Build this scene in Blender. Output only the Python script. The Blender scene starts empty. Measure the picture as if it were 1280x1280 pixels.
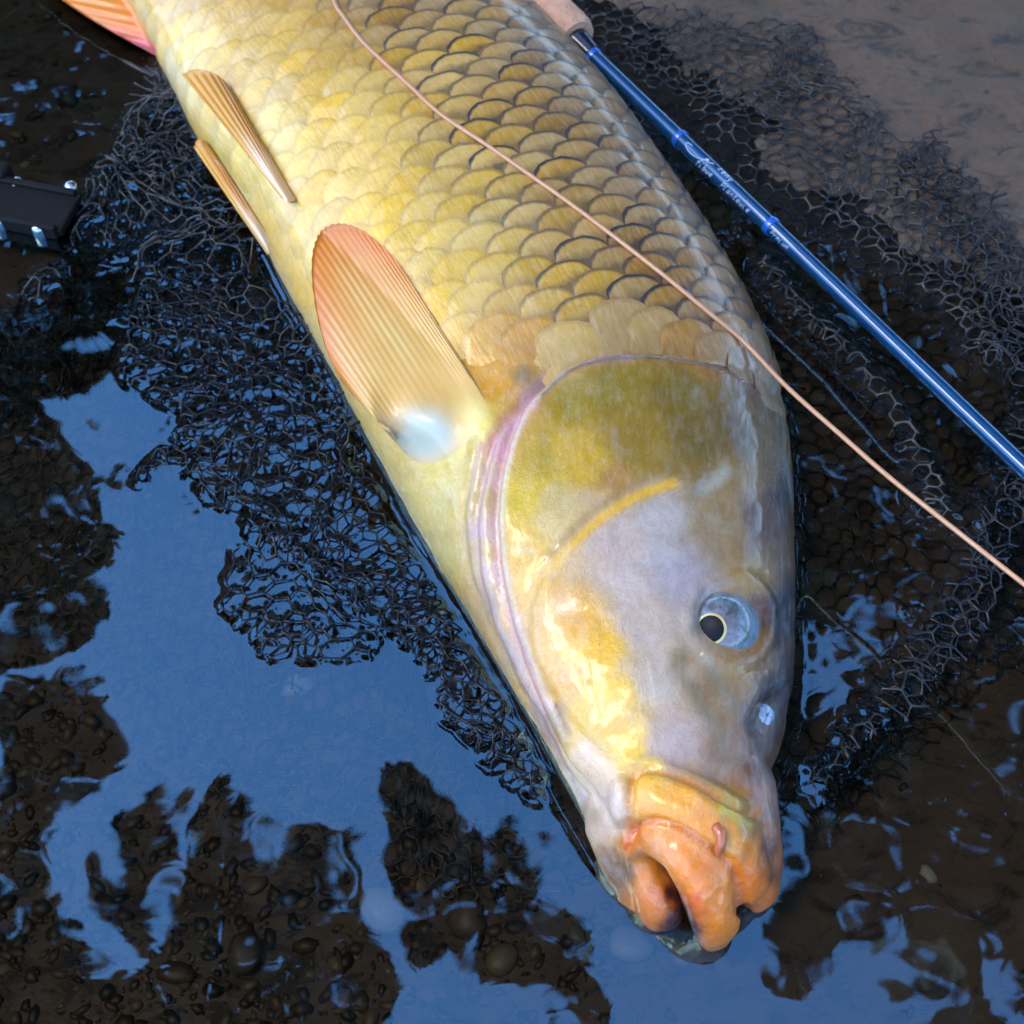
import bpy, bmesh, math, random
import numpy as np
from mathutils import Vector, Matrix
from mathutils.bvhtree import BVHTree

random.seed(7)
RNG = np.random.default_rng(7)
R = math.radians
sc = bpy.context.scene
COL = sc.collection

# ------------------------------------------------------------------ camera
PITCH = R(58.0)                      # looking down at the shallows
DIST = 0.50
TGT = np.array([0.0, 0.0, 0.02])
FWD = np.array([0.0, math.cos(PITCH), -math.sin(PITCH)])
UPV = np.array([0.0, math.sin(PITCH), math.cos(PITCH)])
RGT = np.array([1.0, 0.0, 0.0])
CAM = TGT - FWD * DIST
FOV = R(40.0)
cam_d = bpy.data.cameras.new("camera")
cam_d.sensor_fit = 'HORIZONTAL'
cam_d.angle = FOV
cam_d.clip_start = 0.01
cam_d.clip_end = 500.0
cam_d.dof.use_dof = True
cam_d.dof.focus_distance = 0.455
cam_d.dof.aperture_fstop = 12.0
cam = bpy.data.objects.new("camera", cam_d)
COL.objects.link(cam)
cam.location = CAM
cam.rotation_euler = (math.pi / 2 - PITCH, 0, 0)
sc.camera = cam
cam_d.dof.aperture_fstop = cam_d.lens / 2.2      # an opening of about 2 mm

# ------------------------------------------------------------------ sky, sun, exposure
SUN_EL, SUN_AZ = R(57.0), R(-92.0)      # azimuth from +Y, negative = to the left
world = bpy.data.worlds.new("World")
sc.world = world
world.use_nodes = True
wn = world.node_tree.nodes
wl = world.node_tree.links
bg = wn["Background"]
sky = wn.new("ShaderNodeTexSky")
sky.sky_type = 'NISHITA'
sky.sun_disc = False
sky.sun_elevation = SUN_EL
sky.sun_rotation = SUN_AZ
sky.air_density = 1.0
sky.dust_density = 0.1
sky.ozone_density = 5.0
wl.new(sky.outputs[0], bg.inputs[0])
bg.inputs[1].default_value = 0.15
sun_d = bpy.data.lights.new("sun", 'SUN')
sun_d.energy = 0.68
sun_d.angle = R(28.0)
sun_d.color = (1.0, 0.85, 0.62)
sun = bpy.data.objects.new("sun", sun_d)
COL.objects.link(sun)
sdir = Vector((math.sin(SUN_AZ) * math.cos(SUN_EL), math.cos(SUN_AZ) * math.cos(SUN_EL), math.sin(SUN_EL)))
sun.rotation_euler = (-sdir).to_track_quat('-Z', 'Y').to_euler()
sun.location = sdir * 20
vs = sc.view_settings
vs.view_transform = 'Standard'
vs.look = 'None'
vs.gamma = 1.0
vs.use_curve_mapping = False
vs.exposure = 2.42

# ------------------------------------------------------------------ helpers
FPX = 640.0 / math.tan(FOV / 2)


def at(u, v, z):
    """Where the sight line through photo point (u, v) meets the level z."""
    d = FWD + RGT * ((u - 640.0) / FPX) + UPV * ((640.0 - v) / FPX)
    k = (z - CAM[2]) / d[2]
    return CAM + d * k


def ray(u, v):
    d = FWD + RGT * ((u - 640.0) / FPX) + UPV * ((640.0 - v) / FPX)
    return d / np.linalg.norm(d)


def chart(P):
    """Photo coordinates (1280 grid) of points P (n,3)."""
    Q = np.asarray(P) - CAM
    zc = Q @ FWD
    return 640.0 + FPX * (Q @ RGT) / zc, 640.0 - FPX * (Q @ UPV) / zc


def lin(c):
    c = np.asarray(c, float) / 255.0
    return np.where(c <= 0.04045, c / 12.92, ((c + 0.055) / 1.055) ** 2.4)


def hash2(ix, iy, seed):
    h = (ix.astype(np.int64) * 374761393 + iy.astype(np.int64) * 668265263 + seed * 1442695041) & 0xFFFFFFFF
    h = ((h ^ (h >> 13)) * 1274126177) & 0xFFFFFFFF
    h = h ^ (h >> 16)
    return (h & 0xFFFF) / 65535.0 * 2 - 1


def vnoise(x, y, seed=0):
    x = np.asarray(x, float); y = np.asarray(y, float)
    ix = np.floor(x); iy = np.floor(y)
    fx = x - ix; fy = y - iy
    fx = fx * fx * fx * (fx * (fx * 6 - 15) + 10); fy = fy * fy * fy * (fy * (fy * 6 - 15) + 10)
    ix = ix.astype(np.int64); iy = iy.astype(np.int64)
    a = hash2(ix, iy, seed); b = hash2(ix + 1, iy, seed)
    c = hash2(ix, iy + 1, seed); d = hash2(ix + 1, iy + 1, seed)
    return (a * (1 - fx) + b * fx) * (1 - fy) + (c * (1 - fx) + d * fx) * fy


def fbm(x, y, seed=0, octv=4, gain=0.5):
    s = 0; g = 1.0; t = 0
    for i in range(octv):
        s = s + g * vnoise(x * 2 ** i + 17.3 * i, y * 2 ** i - 9.1 * i, seed + i); t += g; g *= gain
    return s / t


def in_poly(x, y, poly):
    x = np.asarray(x); y = np.asarray(y)
    ins = np.zeros(x.shape, bool)
    n = len(poly)
    for i in range(n):
        x0, y0 = poly[i]; x1, y1 = poly[(i + 1) % n]
        if y0 == y1:
            continue
        c = ((y0 > y) != (y1 > y)) & (x < (x1 - x0) * (y - y0) / (y1 - y0) + x0)
        ins ^= c
    return ins


def pl_dist(x, y, pts):
    """Distance to a polyline, signed side (+ right of its direction on screen), and position along 0..1."""
    x = np.asarray(x, float); y = np.asarray(y, float)
    best = np.full(x.shape, 1e9); side = np.zeros(x.shape); along = np.zeros(x.shape)
    pts = [np.array(p, float) for p in pts]
    L = [np.linalg.norm(pts[i + 1] - pts[i]) for i in range(len(pts) - 1)]
    tot = sum(L); acc = 0
    for i in range(len(pts) - 1):
        a = pts[i]; d = pts[i + 1] - a; l = L[i]
        if l == 0:
            continue
        k = np.clip(((x - a[0]) * d[0] + (y - a[1]) * d[1]) / l ** 2, 0, 1)
        dx = x - a[0] - k * d[0]; dy = y - a[1] - k * d[1]
        q = np.hypot(dx, dy)
        m = q < best
        best = np.where(m, q, best)
        side = np.where(m, np.sign(d[0] * dy - d[1] * dx), side)
        along = np.where(m, (acc + k * l) / tot, along)
        acc += l
    return best, side, along


def smooth_pl(pts, n=40):
    """Catmull-Rom through points of any dimension."""
    P = np.array(pts, float)
    P = np.vstack([2 * P[0] - P[1], P, 2 * P[-1] - P[-2]])
    m = len(P) - 3
    out = []
    for t in np.linspace(0, m, n):
        i = min(int(t), m - 1); f = t - i
        p0, p1, p2, p3 = P[i:i + 4]
        out.append(0.5 * (2 * p1 + (p2 - p0) * f + (2 * p0 - 5 * p1 + 4 * p2 - p3) * f ** 2 + (3 * p1 - p0 - 3 * p2 + p3) * f ** 3))
    return np.array(out)


def sstep(a, b, x):
    t = np.clip((x - a) / (b - a), 0, 1)
    return t * t * (3 - 2 * t)


def mesh_obj(name, V, F, mat=None, parent=None, smooth=True, attrs=None, uv=None):
    me = bpy.data.meshes.new(name)
    if isinstance(F, np.ndarray):
        V = np.asarray(V, np.float32)
        n, k = F.shape
        me.vertices.add(len(V)); me.vertices.foreach_set('co', V.ravel())
        me.loops.add(n * k); me.loops.foreach_set('vertex_index', F.astype(np.int32).ravel())
        me.polygons.add(n); me.polygons.foreach_set('loop_start', (np.arange(n) * k).astype(np.int32))
        me.update(calc_edges=True)
    else:
        me.from_pydata(V.tolist() if isinstance(V, np.ndarray) else [tuple(v) for v in V], [], F)
    if attrs:
        for k, a in attrs.items():
            a = np.asarray(a, np.float32)
            if a.ndim == 2:
                if a.shape[1] == 3:
                    a = np.hstack([a, np.ones((len(a), 1), np.float32)])
                at_ = me.attributes.new(k, 'FLOAT_COLOR', 'POINT')
                at_.data.foreach_set('color', a.ravel())
            else:
                at_ = me.attributes.new(k, 'FLOAT', 'POINT')
                at_.data.foreach_set('value', a)
    if smooth:
        me.polygons.foreach_set('use_smooth', np.ones(len(me.polygons), bool))
    me.update()
    o = bpy.data.objects.new(name, me)
    COL.objects.link(o)
    if mat:
        me.materials.append(mat)
    if parent:
        o.parent = parent
    return o


def tag(o, label=None, cat=None, group=None, kind=None):
    if label: o["label"] = label
    if cat: o["category"] = cat
    if group: o["group"] = group
    if kind: o["kind"] = kind
    return o


def empty(name, loc=(0, 0, 0)):
    o = bpy.data.objects.new(name, None)
    o.empty_display_size = 0.02
    o.location = loc
    COL.objects.link(o)
    return o


def parent_keep(o, p):
    """Parent with the child's mesh already in world space."""
    o.parent = p
    o.matrix_parent_inverse = Matrix.Translation(p.location).inverted()
    return o


def tube(path, rad, sides=10, cap=True):
    P = np.array(path, float)
    n = len(P)
    rad = np.full(n, rad) if np.isscalar(rad) else np.array(rad, float)
    T = np.gradient(P, axis=0)
    T /= np.linalg.norm(T, axis=1)[:, None]
    ref = np.array([0, 0, 1.0]) if abs(T[0][2]) < 0.9 else np.array([1.0, 0, 0])
    V = []
    for i in range(n):
        a = np.cross(T[i], ref); a /= np.linalg.norm(a)
        b = np.cross(a, T[i]); ref = b
        for k in range(sides):
            w = 2 * math.pi * k / sides
            V.append(P[i] + rad[i] * (math.cos(w) * a + math.sin(w) * b))
    F = []
    for i in range(n - 1):
        for k in range(sides):
            k2 = (k + 1) % sides
            F.append([i * sides + k, i * sides + k2, (i + 1) * sides + k2, (i + 1) * sides + k])
    if cap:
        F.append(list(range(sides))[::-1])
        F.append([(n - 1) * sides + k for k in range(sides)])
    return np.array(V), F


def grid_faces(nu, nv):
    i = np.arange(nu - 1)[:, None] * nv + np.arange(nv - 1)[None, :]
    i = i.ravel()
    return np.stack([i, i + 1, i + nv + 1, i + nv], 1)


# ------------------------------------------------------------------ materials
def nmat(name):
    m = bpy.data.materials.new(name)
    m.use_nodes = True
    nt = m.node_tree
    b = nt.nodes["Principled BSDF"]
    return m, nt, b


def N(nt, typ, **kw):
    n = nt.nodes.new(typ)
    for k, v in kw.items():
        setattr(n, k, v)
    return n


def noise(nt, scale, detail=4, rough=0.55, coord='Object', dist=0.0, stretch=None):
    tc = N(nt, "ShaderNodeTexCoord")
    n = N(nt, "ShaderNodeTexNoise")
    n.inputs['Scale'].default_value = scale
    n.inputs['Detail'].default_value = detail
    n.inputs['Roughness'].default_value = rough
    n.inputs['Distortion'].default_value = dist
    if stretch:
        mp = N(nt, "ShaderNodeMapping")
        mp.inputs['Scale'].default_value = stretch
        nt.links.new(tc.outputs[coord], mp.inputs[0]); nt.links.new(mp.outputs[0], n.inputs['Vector'])
    else:
        nt.links.new(tc.outputs[coord], n.inputs['Vector'])
    return n.outputs['Fac']


def ramp(nt, fac, stops):
    r = N(nt, "ShaderNodeValToRGB")
    el = r.color_ramp.elements
    while len(el) < len(stops):
        el.new(0.5)
    for e, (p, c) in zip(el, stops):
        e.position = p
        e.color = (*c, 1) if not np.isscalar(c) else (c, c, c, 1)
    nt.links.new(fac, r.inputs[0])
    return r.outputs[0]


def mixc(nt, fac, a, b, mode='MIX'):
    m = N(nt, "ShaderNodeMix", data_type='RGBA', blend_type=mode)
    for i, x in ((0, fac), (6, a), (7, b)):
        if hasattr(x, 'links') or hasattr(x, 'is_linked'):
            nt.links.new(x, m.inputs[i])
        elif np.isscalar(x):
            m.inputs[i].default_value = x
        else:
            m.inputs[i].default_value = (*x, 1)
    return m.outputs[2]


def math_(nt, op, a, b=None, c=None, clamp=False):
    m = N(nt, "ShaderNodeMath", operation=op)
    m.use_clamp = clamp
    for i, x in enumerate((a, b, c)):
        if x is None: continue
        if np.isscalar(x): m.inputs[i].default_value = x
        else: nt.links.new(x, m.inputs[i])
    return m.outputs[0]


def bump(nt, b, height, strength=0.3, dist=0.001, prev=None):
    n = N(nt, "ShaderNodeBump")
    n.inputs['Strength'].default_value = strength
    n.inputs['Distance'].default_value = dist
    nt.links.new(height, n.inputs['Height'])
    if prev is not None:
        nt.links.new(prev, n.inputs['Normal'])
    if b is not None:
        nt.links.new(n.outputs[0], b.inputs['Normal'])
    return n.outputs[0]


def attr(nt, name, out='Color'):
    a = N(nt, "ShaderNodeAttribute", attribute_name=name)
    return a.outputs[out]


# wet skin of the carp (pigment painted per vertex, mottled)
M_SKIN, nt, b = nmat("carp_skin")
c = attr(nt, "pigment")
n1 = noise(nt, 90, 6, 0.65)
n2 = noise(nt, 420, 4, 0.6, stretch=(1, 0.35, 1))
n3 = noise(nt, 35, 5, 0.6, dist=1.2)
c = mixc(nt, math_(nt, 'MULTIPLY', n1, 0.6), c, mixc(nt, 0.5, c, (0.25, 0.20, 0.10), 'MULTIPLY'))
c = mixc(nt, ramp(nt, n2, [(0.45, 0.0), (0.80, 0.16)]), c, mixc(nt, 0.5, c, (0.85, 0.80, 0.72)))
c = mixc(nt, ramp(nt, n3, [(0.55, 0.0), (0.72, 0.30)]), c, mixc(nt, 0.7, c, (0.55, 0.50, 0.48)))
vein = noise(nt, 70, 7, 0.75, dist=2.5)
c = mixc(nt, ramp(nt, vein, [(0.44, 0.0), (0.49, 0.38), (0.54, 0.0)]), c, mixc(nt, 0.6, c, (0.42, 0.30, 0.16), 'MULTIPLY'))
spk = noise(nt, 900, 2, 0.5)
c = mixc(nt, ramp(nt, spk, [(0.70, 0.0), (0.76, 0.7)]), c, mixc(nt, 0.75, c, (0.06, 0.045, 0.03)))
nt.links.new(c, b.inputs['Base Color'])
b.inputs['Roughness'].default_value = 0.42
b.inputs['Subsurface Weight'].default_value = 0.12
b.inputs['Subsurface Radius'].default_value = (0.004, 0.002, 0.001)
b.inputs['Subsurface Scale'].default_value = 0.5
b.inputs['Coat Weight'].default_value = 0.4
nt.links.new(ramp(nt, n3, [(0.3, 0.05), (0.7, 0.20)]), b.inputs['Coat Roughness'])
por = noise(nt, 1100, 3, 0.6)
str_ = noise(nt, 150, 5, 0.7, dist=2.0, stretch=(1.0, 0.4, 1.0))
p0 = bump(nt, None, por, 0.30, 0.0004)
p1 = bump(nt, None, n2, 0.30, 0.0006, p0)
p2 = bump(nt, None, str_, 0.30, 0.0010, p1)
bump(nt, b, n1, 0.40, 0.0012, p2)
nt.links.new(ramp(nt, str_, [(0.40, 0.15), (0.60, 0.75)]), b.inputs['Coat Weight'])

# scales: the same pigment, darker skin showing at the pocket and rim of each scale
M_SCALE, nt, b = nmat("carp_scale")
c = attr(nt, "pigment")
dk = attr(nt, "dark", 'Fac')
px = attr(nt, "sp", 'Fac')     # -1 front .. 1 rear edge
qx = attr(nt, "sq", 'Fac')     # -1 .. 1 across
rd = attr(nt, "rim", 'Fac')    # 0 centre .. 1 at the free edge
nb = noise(nt, 160, 5, 0.65)
rimf = ramp(nt, math_(nt, 'ADD', rd, math_(nt, 'MULTIPLY', math_(nt, 'SUBTRACT', nb, 0.5), 0.10)), [(0.82, 0.0), (0.92, 1.0)])
pock = ramp(nt, math_(nt, 'ADD', math_(nt, 'MULTIPLY_ADD', px, 0.5, 0.5), math_(nt, 'MULTIPLY', math_(nt, 'SUBTRACT', nb, 0.5), 0.5)), [(0.50, 1.0), (0.72, 0.0)])
dsum = math_(nt, 'MAXIMUM', math_(nt, 'MULTIPLY', rimf, 0.95), math_(nt, 'MULTIPLY', pock, 0.78))
dfac = math_(nt, 'MULTIPLY', dsum, dk, clamp=True)
# fan streaks along each scale
cx = N(nt, "ShaderNodeCombineXYZ")
nt.links.new(math_(nt, 'MULTIPLY', qx, 9.0), cx.inputs[0]); nt.links.new(math_(nt, 'MULTIPLY', px, 1.6), cx.inputs[1])
geo = N(nt, "ShaderNodeObjectInfo")
nt.links.new(math_(nt, 'MULTIPLY', geo.outputs['Random'], 50.0), cx.inputs[2])
fan = N(nt, "ShaderNodeTexNoise"); fan.inputs['Scale'].default_value = 1.0; fan.inputs['Detail'].default_value = 4
nt.links.new(cx.outputs[0], fan.inputs['Vector'])
c = mixc(nt, ramp(nt, fan.outputs['Fac'], [(0.42, 0.0), (0.75, 0.35)]), c, mixc(nt, 0.5, c, (0.85, 0.74, 0.46)))
c = mixc(nt, ramp(nt, nb, [(0.45, 0.0), (0.75, 0.4)]), c, mixc(nt, 0.8, c, (0.40, 0.24, 0.05), 'MULTIPLY'))
c = mixc(nt, math_(nt, 'MULTIPLY', geo.outputs['Random'], 0.22), c, (0.55, 0.46, 0.30))
c = mixc(nt, dfac, c, mixc(nt, dk, (0.40, 0.20, 0.04), (0.036, 0.029, 0.030)))
spk = noise(nt, 800, 2, 0.5)
c = mixc(nt, ramp(nt, spk, [(0.71, 0.0), (0.77, 0.6)]), c, (0.05, 0.04, 0.03))
nt.links.new(c, b.inputs['Base Color'])
b.inputs['Roughness'].default_value = 0.36
b.inputs['Metallic'].default_value = 0.12
b.inputs['Coat Weight'].default_value = 0.45
b.inputs['Coat Roughness'].default_value = 0.10
hb = math_(nt, 'ADD', math_(nt, 'MULTIPLY', fan.outputs['Fac'], 0.5), nb)
bump(nt, b, hb, 0.35, 0.0011)

# fins
M_FIN, nt, b = nmat("fin_membrane")
c = attr(nt, "pigment")
n1 = noise(nt, 140, 5, 0.6)
c = mixc(nt, math_(nt, 'MULTIPLY', n1, 0.5), c, mixc(nt, 0.6, c, (0.6, 0.36, 0.12), 'MULTIPLY'))
nt.links.new(c, b.inputs['Base Color'])
b.inputs['Roughness'].default_value = 0.38
b.inputs['Subsurface Weight'].default_value = 0.05
b.inputs['Subsurface Radius'].default_value = (0.003, 0.0015, 0.0007)
b.inputs['Subsurface Scale'].default_value = 0.5
b.inputs['Coat Weight'].default_value = 0.2
b.inputs['Coat Roughness'].default_value = 0.15
bump(nt, b, n1, 0.25, 0.0008)


def simple(name, col, rough=0.4, coat=0.0, metal=0.0, nscale=None, var=0.4, bmp=0.0, bd=0.001):
    m, nt, b = nmat(name)
    b.inputs['Roughness'].default_value = rough
    if 'anodised' in name or 'pupil' in name: b.inputs['Specular IOR Level'].default_value = 0.15
    b.inputs['Coat Weight'].default_value = coat
    b.inputs['Coat Roughness'].default_value = 0.08
    b.inputs['Metallic'].default_value = metal
    if nscale:
        n = noise(nt, nscale, 5, 0.6)
        c = mixc(nt, math_(nt, 'MULTIPLY', n, var * 2, clamp=True), col, tuple(x * 0.35 for x in col))
        nt.links.new(c, b.inputs['Base Color'])
        if bmp:
            bump(nt, b, n, bmp, bd)
    else:
        b.inputs['Base Color'].default_value = (*col, 1)
    return m


M_NET, nt, b = nmat("black_wet_nylon")
silt = attr(nt, "silt", 'Fac')
n1 = noise(nt, 160, 4, 0.6)
f = math_(nt, 'MULTIPLY', silt, ramp(nt, n1, [(0.38, 0.0), (0.62, 1.0)]), clamp=True)
nt.links.new(mixc(nt, f, (0.006, 0.006, 0.008), (0.17, 0.145, 0.115)), b.inputs['Base Color'])
b.inputs['Roughness'].default_value = 0.22
b.inputs['Specular IOR Level'].default_value = 0.30

# riverbed
M_BED, nt, b = nmat("river_mud")
n1 = noise(nt, 9, 6, 0.6, dist=0.4)
n2 = noise(nt, 46, 7, 0.75, dist=0.8, stretch=(1, 1.7, 1))
n3 = noise(nt, 330, 4, 0.65)
sil = attr(nt, "silt", 'Fac')
c = mixc(nt, sil, ramp(nt, n1, [(0.3, (0.095, 0.066, 0.042)), (0.7, (0.175, 0.126, 0.084))]), ramp(nt, n1, [(0.3, (0.074, 0.041, 0.021)), (0.7, (0.120, 0.069, 0.036))]))
c = mixc(nt, ramp(nt, n2, [(0.51, 0.0), (0.60, 0.85)]), c, (0.020, 0.015, 0.011))
c = mixc(nt, ramp(nt, n3, [(0.35, 0.5), (0.65, 0.0)]), c, mixc(nt, 0.6, c, (0.4, 0.35, 0.3), 'MULTIPLY'))
alg = noise(nt, 14, 5, 0.65)
c = mixc(nt, ramp(nt, alg, [(0.56, 0.0), (0.68, 0.55)]), c, (0.026, 0.026, 0.012))
nt.links.new(c, b.inputs['Base Color'])
b.inputs['Roughness'].default_value = 0.6
p1 = bump(nt, None, n2, 0.5, 0.004)
bump(nt, b, n3, 0.5, 0.0012, p1)

M_PEB, nt, b = nmat("river_pebble")
oi = N(nt, "ShaderNodeObjectInfo")
pc = attr(nt, "pigment")
n1 = noise(nt, 220, 5, 0.6)
nt.links.new(mixc(nt, math_(nt, 'MULTIPLY', n1, 0.8), pc, mixc(nt, 0.7, pc, (0.3, 0.26, 0.2), 'MULTIPLY')), b.inputs['Base Color'])
b.inputs['Roughness'].default_value = 0.45
bump(nt, b, n1, 0.3, 0.001)

# water: clear, slightly brown, Fresnel mirror, boosted, with sky blue put into its tint
M_WATER = bpy.data.materials.new("clear_river_water")
M_WATER.use_nodes = True
nt = M_WATER.node_tree
nt.nodes.clear()
out = N(nt, "ShaderNodeOutputMaterial")
tr = N(nt, "ShaderNodeBsdfTransparent"); tr.inputs[0].default_value = (0.86, 0.80, 0.69, 1)
gl = N(nt, "ShaderNodeBsdfGlossy"); gl.inputs['Roughness'].default_value = 0.018
gl.inputs[0].default_value = (0.44, 0.80, 1, 1)
fr = N(nt, "ShaderNodeFresnel"); fr.inputs['IOR'].default_value = 2.0
mx = N(nt, "ShaderNodeMixShader")
nt.links.new(fr.outputs[0], mx.inputs[0]); nt.links.new(tr.outputs[0], mx.inputs[1]); nt.links.new(gl.outputs[0], mx.inputs[2])
w1 = noise(nt, 26, 2, 0.4, dist=0.3)
bp = N(nt, "ShaderNodeBump"); bp.inputs['Strength'].default_value = 0.35; bp.inputs['Distance'].default_value = 0.0012
nt.links.new(w1, bp.inputs['Height'])
nt.links.new(bp.outputs[0], gl.inputs['Normal']); nt.links.new(bp.outputs[0], fr.inputs['Normal'])
nt.links.new(mx.outputs[0], out.inputs[0])

M_LEAF = simple("dark_leaf", (0.045, 0.07, 0.022), 0.55, nscale=3.0, var=0.4)
M_BARK = simple("tree_bark", (0.09, 0.07, 0.05), 0.85, nscale=9.0, var=0.45, bmp=0.6, bd=0.02)

# ------------------------------------------------------------------ riverbed shape
def to_plane(pts, z=0.0):
    return [tuple(at(u, v, z)[:2]) for u, v in pts]


SAND_RIDGE = to_plane(smooth_pl([(1250, 560), (1235, 640), (1205, 740), (1120, 820), (1040, 880), (985, 950)], 24))


def bed_z(x, y):
    x = np.asarray(x, float); y = np.asarray(y, float)
    # deeper to the lower left, running out on the mud to the upper right
    k = (x * 0.75 + y * 0.66)
    z = -0.030 + 0.024 * sstep(-0.16, 0.10, k) + 0.012 * sstep(0.15, 0.30, k)
    z = z + 0.004 * sstep(0.02, 0.20, y) * sstep(0.02, -0.16, x)
    z = z + 0.0045 * fbm(x * 11, y * 11, 3, 4) + 0.0016 * fbm(x * 70, y * 70, 5, 3)
    d, _, _ = pl_dist(x, y, SAND_RIDGE)
    z = z + 0.0024 * np.exp(-(d / 0.010) ** 2)
    far = np.hypot(x, y)
    z = z + 0.9 * sstep(5.0, 9.0, far)
    return z


def graded(lo, hi, step, reach, grow=1.35):
    a = list(np.arange(lo, hi + 1e-9, step))
    s = step; x = hi; up = []
    while x < reach:
        s *= grow; x += s; up.append(x)
    s = step; x = lo; dn = []
    while x > -reach:
        s *= grow; x -= s; dn.append(x)
    return np.array(dn[::-1] + a + up)


gx = graded(-0.27, 0.27, 0.0018, 60); gy = graded(-0.22, 0.40, 0.0018, 60)
X, Y = np.meshgrid(gx, gy, indexing='ij')
V = np.stack([X, Y, bed_z(X, Y)], -1).reshape(-1, 3)
SILT = 0.35 * sstep(0.02, 0.12, V[:, 0] * 0.9 + V[:, 1] * 0.3) + 0.70 * sstep(0.18, 0.30, V[:, 0] * 0.75 + V[:, 1] * 0.66)
dr, _, _ = pl_dist(V[:, 0], V[:, 1], SAND_RIDGE)
SILT = np.clip(SILT + 0.55 * np.exp(-(dr / 0.008) ** 2), 0, 1)
bed = mesh_obj("riverbed", V, grid_faces(len(gx), len(gy))[:, ::-1], M_BED, None, True, {"silt": SILT})
tag(bed, kind="structure")

# ------------------------------------------------------------------ the carp: body
ZM = 0.012
BELLY = [(-40, -330), (40, -200), (120, -70), (196, 70), (245, 165), (300, 245), (350, 340), (400, 430), (455, 535), (520, 650), (580, 745), (640, 845), (692, 940), (726, 1005), (756, 1055), (786, 1092)]
BACK = [(260, -420), (350, -330), (470, -230), (560, -100), (640, 0), (712, 75), (782, 160), (842, 245), (905, 345), (960, 455), (984, 560), (990, 690), (990, 820), (980, 915), (952, 975), (930, 1020)]
HALF = [.020, .026, .032, .037, .041, .044, .0455, .046, .0455, .044, .0425, .040, .0365, .032, .027, .019]
NS, NT = 150, 96
A = smooth_pl([at(u, v, ZM) for u, v in BELLY], NS)
B = smooth_pl([at(u, v, ZM) for u, v in BACK], NS)
Hh = smooth_pl([[h] for h in HALF], NS)[:, 0]
th = np.linspace(0, 2 * math.pi, NT, endpoint=False)
tt = -np.sign(np.cos(th)) * np.abs(np.cos(th)) ** 0.92
zz = np.sign(np.sin(th)) * np.abs(np.sin(th)) ** 0.88
mid = (A + B) / 2
P = mid[:, None, :] + (B - A)[:, None, :] / 2 * tt[None, :, None]
P[:, :, 2] = ZM + Hh[:, None] * zz[None, :]
V = P.reshape(-1, 3).tolist()
F = []
for i in range(NS - 1):
    for k in range(NT):
        k2 = (k + 1) % NT
        F.append([i * NT + k, (i + 1) * NT + k, (i + 1) * NT + k2, i * NT + k2])
F.append([k for k in range(NT)])
F.append([(NS - 1) * NT + k for k in range(NT)][::-1])
parts = [(np.array(V), F)]
# lips and snout: swept lobes that melt into the head
LOBES = [
    # upper lip roll
    [(800, 1066, .018, .0050), (795, 1052, .024, .0052), (815, 1044, .030, .0058), (845, 1060, .033, .0066), (872, 1092, .030, .0078), (888, 1126, .021, .0084), (893, 1152, .010, .0074), (891, 1168, -.002, .0055)],
    # lower lip roll
    [(797, 1066, .018, .0052), (806, 1088, .014, .0062), (818, 1114, .009, .0074), (826, 1136, .001, .0076), (822, 1140, -.012, .006)],
    # chin and lower jaw
    [(768, 1030, .010, .010), (785, 1075, .006, .0095), (806, 1112, -.002, .009)],
    # snout, dorsal lobe
    [(915, 990, .022, .014), (928, 1040, .020, .0125), (938, 1082, .012, .0105), (942, 1108, .002, .0085)],
    # premaxilla, the orange fold above the lip
    [(815, 1000, .030, .0125), (855, 1018, .033, .0130), (900, 1048, .030, .0125), (920, 1090, .018, .011)],
]
for L in LOBES:
    q = smooth_pl([list(at(u, v, z)) + [r] for u, v, z, r in L], 26)
    for j in (0, -1):      # round the ends
        pass
    path, rad = q[:, :3], q[:, 3].copy()
    d0 = (path[0] - path[1]); d0 /= np.linalg.norm(d0)
    d1 = (path[-1] - path[-2]); d1 /= np.linalg.norm(d1)
    pre = [path[0] + d0 * rad[0] * f for f in (0.95, 0.75, 0.45)]; prr = [rad[0] * f for f in (0.25, 0.65, 0.88)]
    post = [path[-1] + d1 * rad[-1] * f for f in (0.45, 0.75, 0.95)]; por = [rad[-1] * f for f in (0.88, 0.65, 0.25)]
    parts.append(tube(np.vstack([pre, path, post]), np.concatenate([prr, rad, por]), 14))
V = []; F = []
for v_, f_ in parts:
    n0 = len(V)
    V += [tuple(p) for p in v_]
    F += [[i + n0 for i in f] for f in f_]
raw = mesh_obj("body_raw", V, F)
rm = raw.modifiers.new("r", 'REMESH'); rm.mode = 'VOXEL'; rm.voxel_size = 0.0013; rm.use_smooth_shade = True
sm = raw.modifiers.new("s", 'SMOOTH'); sm.factor = 0.5; sm.iterations = 7
dg = bpy.context.evaluated_depsgraph_get()
ev = raw.evaluated_get(dg)
em = ev.to_mesh()
nv = len(em.vertices)
BV = np.empty(nv * 3, np.float32); em.vertices.foreach_get('co', BV); BV = BV.reshape(-1, 3).astype(float)
BF = [list(p.vertices) for p in em.polygons]
ev.to_mesh_clear()
bpy.data.objects.remove(raw)
# keep what lies in or near the picture (the tail runs out of the frame)


def vert_normals(V, F):
    Fq = np.array([f if len(f) == 4 else f + [f[-1]] for f in F])
    n = np.cross(V[Fq[:, 2]] - V[Fq[:, 0]], V[Fq[:, 3]] - V[Fq[:, 1]])
    out = np.zeros_like(V)
    for k in range(4):
        np.add.at(out, Fq[:, k], n)
    return out / (np.linalg.norm(out, axis=1)[:, None] + 1e-12)


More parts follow.
